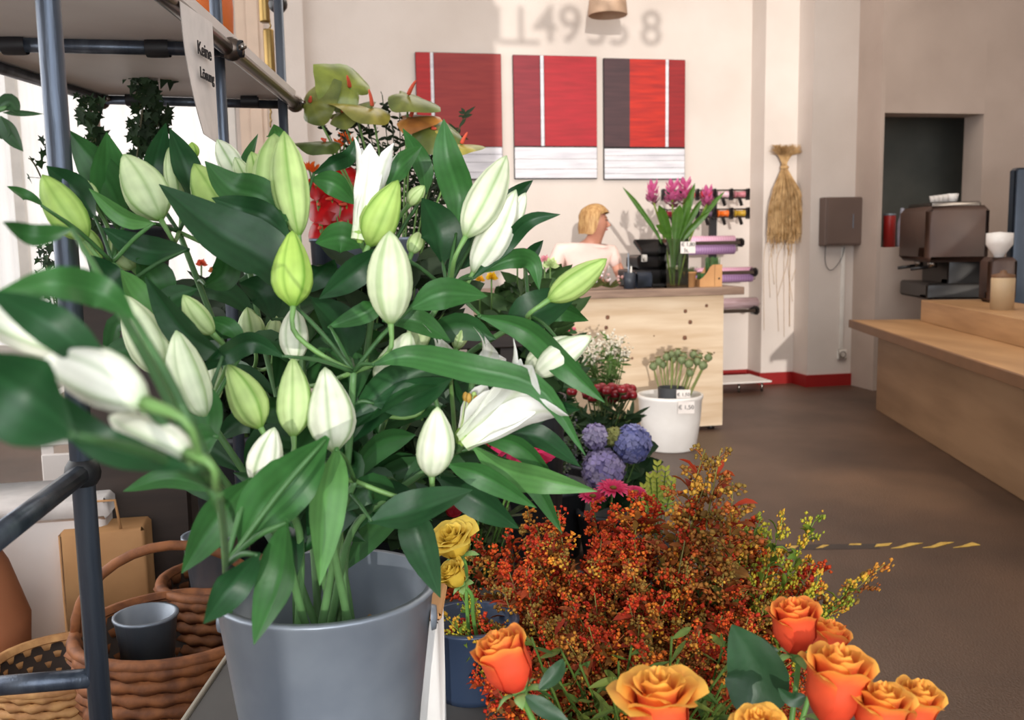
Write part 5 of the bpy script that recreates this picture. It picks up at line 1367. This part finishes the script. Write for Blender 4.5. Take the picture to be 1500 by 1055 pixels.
# red and pink tulips under the lilies at right
tl = at(680, 700, 2.3); c = V((tl.x, tl.y, 0)); bk = pot('flower_bucket', 'dark bucket on the floor under the red tulips', c, .15, .42, M['dark_bucket'], 'bucket')
c = c+V((0, 0, .38))
TU = [(690, 680, 20, 'r'), (650, 712, 26, 'r'), (612, 724, 18, 'r'), (664, 748, 24, 'r'), (708, 690, 16, 'r'), (752, 688, 30, 'p'), (566, 700, 12, 'r'), (720, 672, 18, 'p'), (700, 716, 20, 'r'), (640, 700, 18, 'r'), (770, 660, 14, 'p'), (590, 752, 18, 'r')]
for i, (x, y, r_, k_) in enumerate(TU):
    q = at(x, y, 2.25+rnd.uniform(-.1, .1)); t = thing('tulip', ('bright red' if k_ == 'r' else 'deep pink')+' tulip in the low bucket seen beneath the lily leaves', 'flower', c, ('red' if k_ == 'r' else 'pink')+' tulips beneath the lilies')
    MB().tube(spline([V(c), V(c).lerp(q, .5), q], 6), .003, S(90, 130, 60), 6).build('stem', M['stem'], t)
    ax_ = (q-V(c)).normalized()+V((rnd.uniform(-.6, .6), rnd.uniform(-.6, .2), .0)); ax_.normalize(); ref = ax_.orthogonal().normalized(); rr = r_/F*2.25*1.45
    cc = S(206, 20, 40) if k_ == 'r' else S(216, 50, 110)
    for k in range(6):
        mb = tepal(MB(), q, ax_, ref, k*PI/3, rr*1.6, rr*.35, rr*.75, rr*1.25, .1, cc, scalec(cc, 1.15), pointy=False, nu=8, nv=5)
        mb.c = [mixc(cc, S(240, 110, 130), max(0, min(.3, rnd.random()*.3))) for _ in mb.c]
        mb.build('petal', M['rosep'], t)
bush('tulip_foliage', 'grey green foliage in the bucket of red tulips', 'foliage', c, tops_in(660, 740, 2.35, 110, 45, 34), S(64, 76, 44), .014, .08, 12)

# ------------------------------------------------------------------ display stand with anthuriums behind the lilies
sd = at(560, 400, 3.05); zst = at(560, 372, 3.05).z-.26
st_ = thing('plant_stand', 'dark wooden plant stand behind the lilies', 'stand', (sd.x, sd.y+.1, 0))
MB().box((sd.x, sd.y+.1, zst-.02), (.85, .5, .04), bev=.004).build('stand_top', M['dark_wood'], st_, False)
for sx in (-.38, .38):
    for sy in (-.2, .2): MB().box((sd.x+sx, sd.y+.1+sy, (zst-.04)/2), (.05, .05, zst-.04)).build('leg', M['dark_wood'], st_, False)
MB().box((sd.x, sd.y+.1, zst*.45), (.8, .46, .025)).build('lower_shelf', M['dark_wood'], st_, False)
va = []
for i, (px, lb_) in enumerate(((478, 'left grey metal vase under the red anthuriums'), (512, 'second grey vase under the red anthuriums'), (590, 'grey vase under the green anthuriums'))):
    q = at(px, 330, 3.0); q = V((q.x, q.y+.02, zst))
    va.append(q+V((0, 0, .03)))
    t = thing('metal_vase', lb_, 'vase', q); r_ = .052
    MB().lathe(q, [(0, 0), (r_*.8, 0), (r_, .3), (r_*1.08, .302), (r_*1.08, .312), (r_*.93, .312), (r_*.74, .02), (0, .02)], n=26).build('body', M['steel_grey'] if i else M['dark_steel'], t)
def anthurium(px, py, wpx, rot, tiltv, cols, label, grp, base, spx, d_=3.0):
    q = at(px, py, d_); t = thing('anthurium', label, 'flower', base, grp); s_ = wpx/F*d_/2*.9
    MB().tube(spline([base, V(base).lerp(q, .5)+V((0, 0, .05)), q-V((0, 0, .0))], 10), .0035, S(96, 130, 60), 7).build('stem', M['stem'], t)
    n = (V((0, 0, 1))*tiltv[1]-plan_f*tiltv[0]+plan_r*tiltv[2]).normalized(); e = Matrix.Rotation(rot, 3, n) @ (plan_r-n*plan_r.dot(n)).normalized(); f_ = n.cross(e)
    rows = []; cc = []
    for i in range(9):
        r_ = i/8; rw = []; cr = []
        for k in range(28):
            th = 2*PI*k/28
            rad = (1+.28*math.cos(th))*(1-.42*math.exp(-((abs(th-PI))/.35)**2))
            rad *= 1+.25*math.exp(-(th/.25)**2)+.25*math.exp(-((2*PI-th)/.25)**2)
            p = q+(e*math.cos(th)*rad+f_*math.sin(th)*rad*1.02)*s_*r_
            p += n*(s_*(.18*r_*r_*math.cos(2*th)+.06*math.sin(th*5)*r_**2-.25*r_**3))
            rw.append(p); c = mixc(cols[0], cols[1], (r_*.9 if math.cos(th*3+rot) > .2 else r_*.3)); cr.append(scalec(c, 1+.16*math.cos(th*8)*r_))
        rows.append(rw); cc.append(cr)
    MB().grid(rows, cc, True).build('spathe', M['gloss'], t)
    sp_ = [q+n*.004, q+n*spx*.5+e*.006, q+n*spx+e*.016]
    MB().tube(spline(sp_, 7), [.006, .0065, .0065, .006, .0055, .005, .004, .002], S(224, 96, 70), 8).build('spadix', M['matte'], t)
AG = (S(128, 132, 60), S(92, 104, 54)); AY = (S(176, 160, 74), S(120, 124, 60)); AO = (S(140, 84, 44), S(190, 130, 60))
vb = va[2]
for (x, y, w_, rot, tv, cs_, lb_, sp_) in (
    (455, 150, 78, .4, (1, .5, -.5), AG, 'olive anthurium nearest the end of the steel rail', .02),
    (512, 128, 88, 2.6, (.9, .5, .3), (S(140, 150, 62), S(112, 128, 56)), 'large light green anthurium highest in the bunch', .045),
    (500, 165, 74, .2, (.5, 1, -.3), AG, 'dark green anthurium below the highest one', .01),
    (478, 208, 76, 3.2, (.25, 1, 0), (S(92, 108, 52), S(74, 92, 44)), 'low olive anthurium spreading left above the orange blooms', .012),
    (545, 158, 92, 3.4, (.3, 1, .2), AY, 'yellow green anthurium with a long red spadix in the middle', .055),
    (598, 140, 80, -.5, (.5, 1, .3), AG, 'green anthurium with an upright dark red spadix', .055),
    (602, 172, 66, -.2, (.5, .9, .0), AO, 'orange brown anthurium with a coral spadix', .035),
    (632, 188, 80, -.5, (.8, .6, .3), (S(110, 118, 56), S(90, 104, 50)), 'green anthurium leaning right over the red canvas', .01),
    (648, 200, 40, -1.4, (1, .3, .5), AY, 'small yellow anthurium at the right, near the red canvas', .01),
    (676, 212, 50, 0, (.3, 1, .1), AY, 'rightmost small anthurium with upright coral spadix', .04)):
    anthurium(x, y, w_, rot, tv, cs_, lb_, 'green anthuriums', vb+V((rnd.uniform(-.02, .02), rnd.uniform(-.02, .02), 0)), sp_)
AR = (S(190, 14, 20), S(150, 8, 14))
for i, (x, y, w_) in enumerate(((502, 258, 60), (486, 292, 58), (468, 300, 50), (508, 300, 52), (470, 334, 46), (520, 270, 40), (462, 270, 36), (500, 326, 40))):
    anthurium(x, y, w_, rnd.uniform(-1, 1)-1.5, (1, .4, rnd.uniform(-.4, .4)), AR, 'glossy red anthurium in the cluster left of the open white lily', 'red anthuriums', va[i % 2]+V((rnd.uniform(-.02, .02), 0, 0)), .03, 3.05)
for i, (x, y) in enumerate(((505, 203), (498, 212), (516, 210), (452, 246), (459, 250), (500, 266))):
    q = at(x, y, 3.1); t = thing('orange_heliconia', 'spiky orange bloom above the red anthuriums', 'flower', va[i % 2], 'spiky orange blooms')
    mb = MB(); MB().tube(spline([va[i % 2], va[i % 2].lerp(q, .6), q], 6), .003, S(90, 120, 60), 6).build('stem', M['stem'], t)
    for k in range(7):
        a_ = k*2.4; leaf(mb, [q-V((0, 0, .01)), q+V((math.cos(a_)*.022, math.sin(a_)*.02, .022))], .009, S(232, 96, 30), S(240, 140, 40), tilt=.3, nu=4, nv=2, veins=0)
    mb.build('bracts', M['matte'], t)
for i, (x, y) in enumerate(((470, 178), (492, 170), (520, 175), (548, 180), (575, 190), (600, 200), (560, 215), (530, 200), (640, 205), (655, 235), (660, 270), (640, 250), (620, 260), (600, 235), (585, 165), (560, 145), (680, 175), (650, 290), (610, 225), (500, 190), (540, 190), (630, 230), (645, 262))):
    q = at(x, y-6, 3.1+rnd.uniform(-.1, .1)); b0 = va[2]+V((0, .02, .0))
    t = thing('ruscus_sprig', 'thin ruscus stem of small dark leaves behind the green anthuriums', 'greenery', b0, 'ruscus stems behind the anthuriums')
    cv = spline([b0, b0.lerp(q, .55)+V((0, 0, .04)), q], 16); MB().tube(cv, .0018, S(60, 74, 40), 5).build('stem', M['stem'], t); mb = MB()
    for k in range(44):
        p = cv[rnd.randint(6, 16)]+V((rnd.uniform(-.01, .01),)*3); a_ = rnd.uniform(0, 6.28); d = V((math.cos(a_), math.sin(a_)*.6, rnd.uniform(-.5, .9)))*rnd.uniform(.022, .042)
        leaf(mb, [p, p+d*.5, p+d], .011, scalec(S(34, 46, 26), rnd.uniform(.7, 1.4)), tilt=.8, nu=4, nv=2, veins=0)
    tag(mb.build('foliage', M['matte'], t), kind='stuff')
# mixed foliage on the stand and floor that closes the view between lily leaves
gp_ = at(640, 430, 2.6)
for i, (px, py, d_, rx, ry, n_, cc, lb_) in enumerate(((560, 470, 2.6, 120, 90, 40, S(40, 56, 32), 'dark green leafy plant behind the middle of the lilies'), (350, 480, 2.7, 120, 80, 34, S(38, 52, 32), 'dark green leafy plant behind the left of the lilies'),
        (770, 450, 3.2, 50, 60, 26, S(58, 84, 44), 'green chrysanthemum foliage left of the desk'), (760, 560, 3.2, 60, 60, 26, S(48, 72, 40), 'mid green foliage low beside the open lily'), (600, 640, 2.2, 90, 80, 34, S(36, 54, 30), 'dark foliage low behind the white striped bud'))):
    q = at(px, py+120, d_); c = V((q.x, q.y, 0)); hgt = max(.3, at(px, py+ry+70, d_).z)
    pot('plant_pot', 'tall dark pot under the '+lb_, c, .13, hgt, M['dark_bucket'])
    bush('leafy_plant', lb_, 'plant', c+V((0, 0, hgt-.03)), tops_in(px, py, d_, rx, ry, n_, .15), cc, .05, .12, 16)
# small coloured blooms seen through the leaves
for i, (x, y, r_, cc, lb_) in enumerate(((703, 411, 7, S(240, 180, 40), 'small yellow bloom seen between lily leaves right of centre'), (720, 408, 9, S(246, 196, 40), 'small golden bloom beside the other yellow one between lily leaves'), (758, 374, 9, S(226, 150, 170), 'small pale pink bloom above the right lily leaf'), (768, 372, 8, S(232, 170, 186), 'second pale pink bloom above the right lily leaf'),
        (798, 382, 8, S(220, 150, 160), 'pinkish green bloom by the woman'), (806, 390, 12, S(196, 214, 150), 'pale green chrysanthemum by the woman'), (650, 404, 8, S(190, 30, 50), 'small crimson bloom deep between the lily leaves'), (295, 388, 8, S(220, 100, 70), 'small reddish bloom seen through the left lily leaves'), (312, 398, 7, S(200, 130, 80), 'small orange bloom seen through the left lily leaves'))):
    d_ = 3.1; q = at(x, y, d_); b0 = at(x, y+60, d_+.05); t = thing('small_bloom', lb_, 'flower', b0)
    MB().tube([b0, q], .003, S(90, 120, 60), 5).build('stem', M['stem'], t); mb = MB(); rr = r_/F*d_*1.2
    for k in range(22):
        a_ = k*2.4; z_ = k/22; leaf(mb, [q, q+V((math.cos(a_)*rr*(1-z_*.6), math.sin(a_)*rr*(1-z_*.6), rr*z_))], rr*.5, scalec(cc, rnd.uniform(.85, 1.15)), tilt=.3, nu=4, nv=2, veins=0)
    mb.build('petals', M['rosep'], t)

# ------------------------------------------------------------------ ivy behind the rack
iv = at(190, 400, 2.75); ivz = at(190, 330, 2.75).z
ist = thing('ivy_pedestal', 'dark pedestal carrying the ivy pot behind the lilies', 'stand', (iv.x, iv.y, 0))
MB().box((iv.x, iv.y, (ivz-.2)/2), (.3, .3, ivz-.2), bev=.01).build('pedestal', M['dark_wood'], ist, False)
pot('ivy_pot', 'dark pot holding the climbing ivy behind the lilies', V((iv.x, iv.y, ivz-.2)), .12, .2, M['dark_bucket'])
def ivy(pts, label, n_, sz, grp=None):
    P = [at(*p) for p in pts]; b0 = V((iv.x, iv.y, ivz-.03)); t = thing('ivy_trail', label, 'ivy', b0, grp)
    cv = spline([b0]+P, 30); MB().tube(cv, .002, S(90, 86, 60), 5).build('stem', M['stem'], t); mb = MB()
    for k in range(n_):
        p = cv[min(30, int(rnd.uniform(.15, 1)*30.9))]; a_ = rnd.uniform(0, 6.28)
        off = V((math.cos(a_), math.sin(a_), rnd.uniform(-.7, .7)))*rnd.uniform(.01, sz*1.1); q = p+off
        mb.tube([p, q], .0008, S(90, 100, 60), 3, False)
        nn = ((CAM-q).normalized()+V((rnd.uniform(-.9, .9), rnd.uniform(-.9, .9), rnd.uniform(-.6, .9)))).normalized()
        dn_ = (V((rnd.uniform(-.8, .8), 0, -1))); dn_ = (dn_-nn*dn_.dot(nn)).normalized(); sd_ = nn.cross(dn_); s_ = sz*rnd.uniform(.6, 1.1)
        out = [(0, .25), (.35, .5), (.25, .12), (.52, -.02), (.22, -.18), (0, -.75), (-.22, -.18), (-.52, -.02), (-.25, .12), (-.35, .5)]
        vs = [q]+[q+sd_*x*s_-dn_*y*s_+nn*(.12*s_*abs(x)*2) for x, y in out]
        c = scalec(S(40, 60, 34), rnd.uniform(.6, 1.5)); m_ = len(out)
        mb.add(vs, [(0, 1+j, 1+(j+1) % m_) for j in range(m_)], c)
    mb.build('foliage', M['matte'], t)['kind'] = 'stuff'
ivy([(208, 240, 2.7), (205, 180, 2.65), (214, 130, 2.6), (196, 108, 2.6)], 'tall ivy trail reaching up to the white board', 130, .034)
ivy([(190, 250, 2.7), (230, 190, 2.7), (222, 150, 2.7)], 'dense ivy trail right of the tall one', 130, .034)
ivy([(214, 125, 2.6), (222, 108, 2.6), (240, 108, 2.6)], 'thin ivy tip bending right below the board', 12, .045)
ivy([(150, 260, 2.7), (140, 200, 2.65), (130, 150, 2.6)], 'ivy trail just right of the near steel post', 130, .036)
ivy([(120, 300, 2.5), (85, 240, 2.45), (70, 205, 2.4)], 'ivy trail left of the near steel post', 50, .028)
ivy([(110, 330, 2.5), (70, 380, 2.4), (80, 450, 2.35), (70, 500, 2.3)], 'ivy trail hanging down beside the near steel post', 100, .028)
ivy([(90, 300, 2.5), (50, 240, 2.4), (42, 232, 2.4)], 'single thin ivy runner pointing left', 8, .035)
# blurred leaves of a plant at the left edge
q = at(-60, 190, 1.1)
t = thing('overhanging_plant', 'green plant reaching in at the left edge above the lilies', 'plant', q)
mb = MB().tube(spline([q, at(-30, 170, 1.1), at(10, 158, 1.1)], 6), .003, STEMC, 6); mb.build('stem', M['stem'], t)
for pts, w_ in (([(-4, 158), (14, 150), (28, 168)], 26), ([(4, 165), (30, 166), (64, 167)], 9), ([(0, 170), (14, 195), (34, 222)], 26), ([(-20, 170), (0, 190), (10, 205)], 30)):
    leaf(MB(), [at(x, y, 1.1) for x, y in pts], w_/F*1.1, S(44, 74, 42), nu=10, nv=6).build('leaf', M['leaf'], t)

# ------------------------------------------------------------------ baskets and pots at lower left
def basket(c, r0, r1, h, m_, label, rows_=12, handle=False):
    t = thing('wicker_basket', label, 'basket', c); n_ = 40
    mb = MB()
    for i in range(rows_):
        z_ = h*(i+.5)/rows_; r_ = r0+(r1-r0)*(z_/h)
        pts = [V(c)+V(((r_+.004*math.sin(k*PI+i*PI))*math.cos(2*PI*k/n_), (r_+.004*math.sin(k*PI+i*PI))*math.sin(2*PI*k/n_), z_)) for k in range(n_+1)]
        pts = [V(c)+V(((r_+.005*(1 if (k+i) % 2 else -1))*math.cos(2*PI*k/n_), (r_+.005*(1 if (k+i) % 2 else -1))*math.sin(2*PI*k/n_), z_)) for k in range(n_+1)]
        mb.tube(pts, h/rows_*.56, n=5, cap=False)
    tag(mb.build('weave', m_, t), kind='stuff')
    MB().lathe(c, [(0, .01), (r0*.98, .01), (r1*.97, h*.98), (r1*.93, h*.98), (r0*.9, .03), (0, .03)], n=28).build('lining', M['dark_wood'], t)
    MB().lathe(V(c)+V((0, 0, h)), [(r1-.014, 0), (r1-.006, .012), (r1+.01, .01), (r1+.014, -.002), (r1, -.012), (r1-.014, 0)], n=32).build('rim', m_, t)
    if handle:
        MB().tube([V(c)+V((r1*math.cos(a_), .0, h+.9*r1*math.sin(a_))) for a_ in [PI*k/16 for k in range(17)]], .011, n=8).build('handle', m_, t)
    return t
tb = thing('low_table', 'low pale wooden side table at the left carrying the baskets', 'table', camp(-1.35, 2.3, 0))
rbox(MB(), -1.85, -.72, 1.85, 2.75, .13, .17).build('table_top', M['bench_edge'], tb, False)
for x in (-1.8, -.77):
    for d in (1.9, 2.7): rbox(MB(), x-.03, x+.03, d-.03, d+.03, 0, .13).build('leg', M['dark_wood'], tb, False)
def ctab(px, py, d, z=.17): p = at(px, py, d); return V((p.x, p.y, z))
basket(ctab(255, 900, 2.05), .16, .20, .34, M['wicker'], 'dark brown wicker basket left of the zinc bucket', handle=True)
basket(ctab(85, 900, 2.1), .12, .15, .24, M['wicker_pale'], 'pale wicker basket at the lower left between the steel posts')
basket(ctab(330, 850, 2.35), .12, .15, .34, M['wicker'], 'tall brown wicker basket behind the zinc bucket')
for i, (px, d, zz, lb_) in enumerate(((210, 2.05, .40, 'small zinc pot standing in the brown basket'), (312, 2.3, .5, 'small zinc pot standing in the tall brown basket'))):
    q = ctab(px, 850, d, zz); tt = thing('zinc_pot', lb_, 'pot', q)
    MB().lathe(q, [(0, 0), (.05, 0), (.065, .13), (.068, .13), (.068, .136), (.06, .136), (.046, .01), (0, .01)], n=24).build('body', M['steel_grey'], tt)
q = ctab(150, 700, 2.6, .17)
tt = thing('kraft_bag', 'upright kraft paper bag behind the baskets', 'bag', q)
MB().box(q+V((0, 0, .2)), (.22, .12, .4), bev=.01).build('body', M['kraft'], tt); MB().tube([q+V((-.05, -.06, .4)), q+V((-.04, -.06, .48)), q+V((.04, -.06, .48)), q+V((.05, -.06, .4))], .004).build('handle', M['kraft'], tt)
q = ctab(60, 640, 2.65, .17)
tt = thing('linen_box', 'pale linen storage box on the low table at the left', 'box', q)
MB().box(q+V((0, 0, .22)), (.36, .25, .44), bev=.015).build('body', M['white_board'], tt); MB().box(q+V((0, 0, .45)), (.38, .27, .06), bev=.012).build('lid', M['paper'], tt)
q = ctab(250, 640, 3.6, 0)
tt = thing('white_crate', 'large pale crate on the floor behind the baskets', 'crate', q)
for k in range(5): MB().box(q+V((0, -.2, .1+k*.15)), (.8, .02, .12), bev=.004).build('slat', M['white_board'], tt, False)
for sx in (-.38, .38):
    MB().box(q+V((sx, 0, .4)), (.04, .4, .8)).build('side_panel', M['white_board'], tt, False)
q = ctab(-40, 850, 2.3)
tt = thing('terracotta_jar', 'tall terracotta coloured jar at the left frame edge', 'jar', q)
MB().lathe(q, [(0, 0), (.08, 0), (.11, .12), (.12, .26), (.08, .4), (.06, .44), (.075, .48), (.06, .48), (.045, .44), (.06, .38), (0, .3)], n=28).build('body', mat('terracotta', S(176, 112, 76), .7), tt)
q = ctab(150, 980, 1.95)
tt = thing('grey_bowl', 'shallow grey green bowl before the baskets at lower left', 'bowl', q)
MB().lathe(q, [(0, 0), (.05, 0), (.06, .01), (.12, .07), (.126, .075), (.114, .075), (.055, .02), (0, .018)], n=28).build('body', mat('sage_glaze', S(170, 172, 152), .4), tt)

# ------------------------------------------------------------------ labels by place for look-alikes that can be told apart by their order
ORD = ['first', 'second', 'third', 'fourth', 'fifth', 'sixth', 'seventh', 'eighth', 'ninth', 'tenth', 'eleventh', 'twelfth', 'thirteenth', 'fourteenth', 'fifteenth', 'sixteenth', 'seventeenth', 'eighteenth', 'nineteenth', 'twentieth']
def order(group, fmt, partname=None):
    L_ = [o for o in col.objects if o.get('group') == group and o.parent is None]
    def key(o):
        for c in o.children:
            if c.type == 'MESH' and (partname is None or c.name.split('.')[0] == partname):
                m_ = sum((v.co for v in c.data.vertices), V((0, 0, 0)))/max(1, len(c.data.vertices)); return project(o.location+c.location+m_)[0]
        return project(o.location)[0]
    for i, o in enumerate(sorted(L_, key=key)): o['label'] = fmt % ORD[i]
order('dried poppy heads in the white pot', 'dried green poppy head in the white pot, %s from the left', 'capsule')
order('red peony buds before the desk', 'round dark red peony bud before the desk, %s from the left', 'bud')
order('red anthuriums', 'glossy red anthurium left of the open white lily, %s from the left', 'spathe')
order('red tulips beneath the lilies', 'bright red tulip beneath the lily leaves, %s red one from the left', 'petal')
order('pink tulips beneath the lilies', 'deep pink tulip beneath the lily leaves, %s pink one from the left', 'petal')
order('coffee cups on the espresso machine', 'white coffee cup on the espresso machine, %s from the left')
order('spiky orange blooms', 'spiky orange bloom above the red anthuriums, %s from the left', 'bracts')
order('yellow green goldenrod stems', 'yellow green goldenrod at the edge of the orange bunch, %s from the left', 'florets')
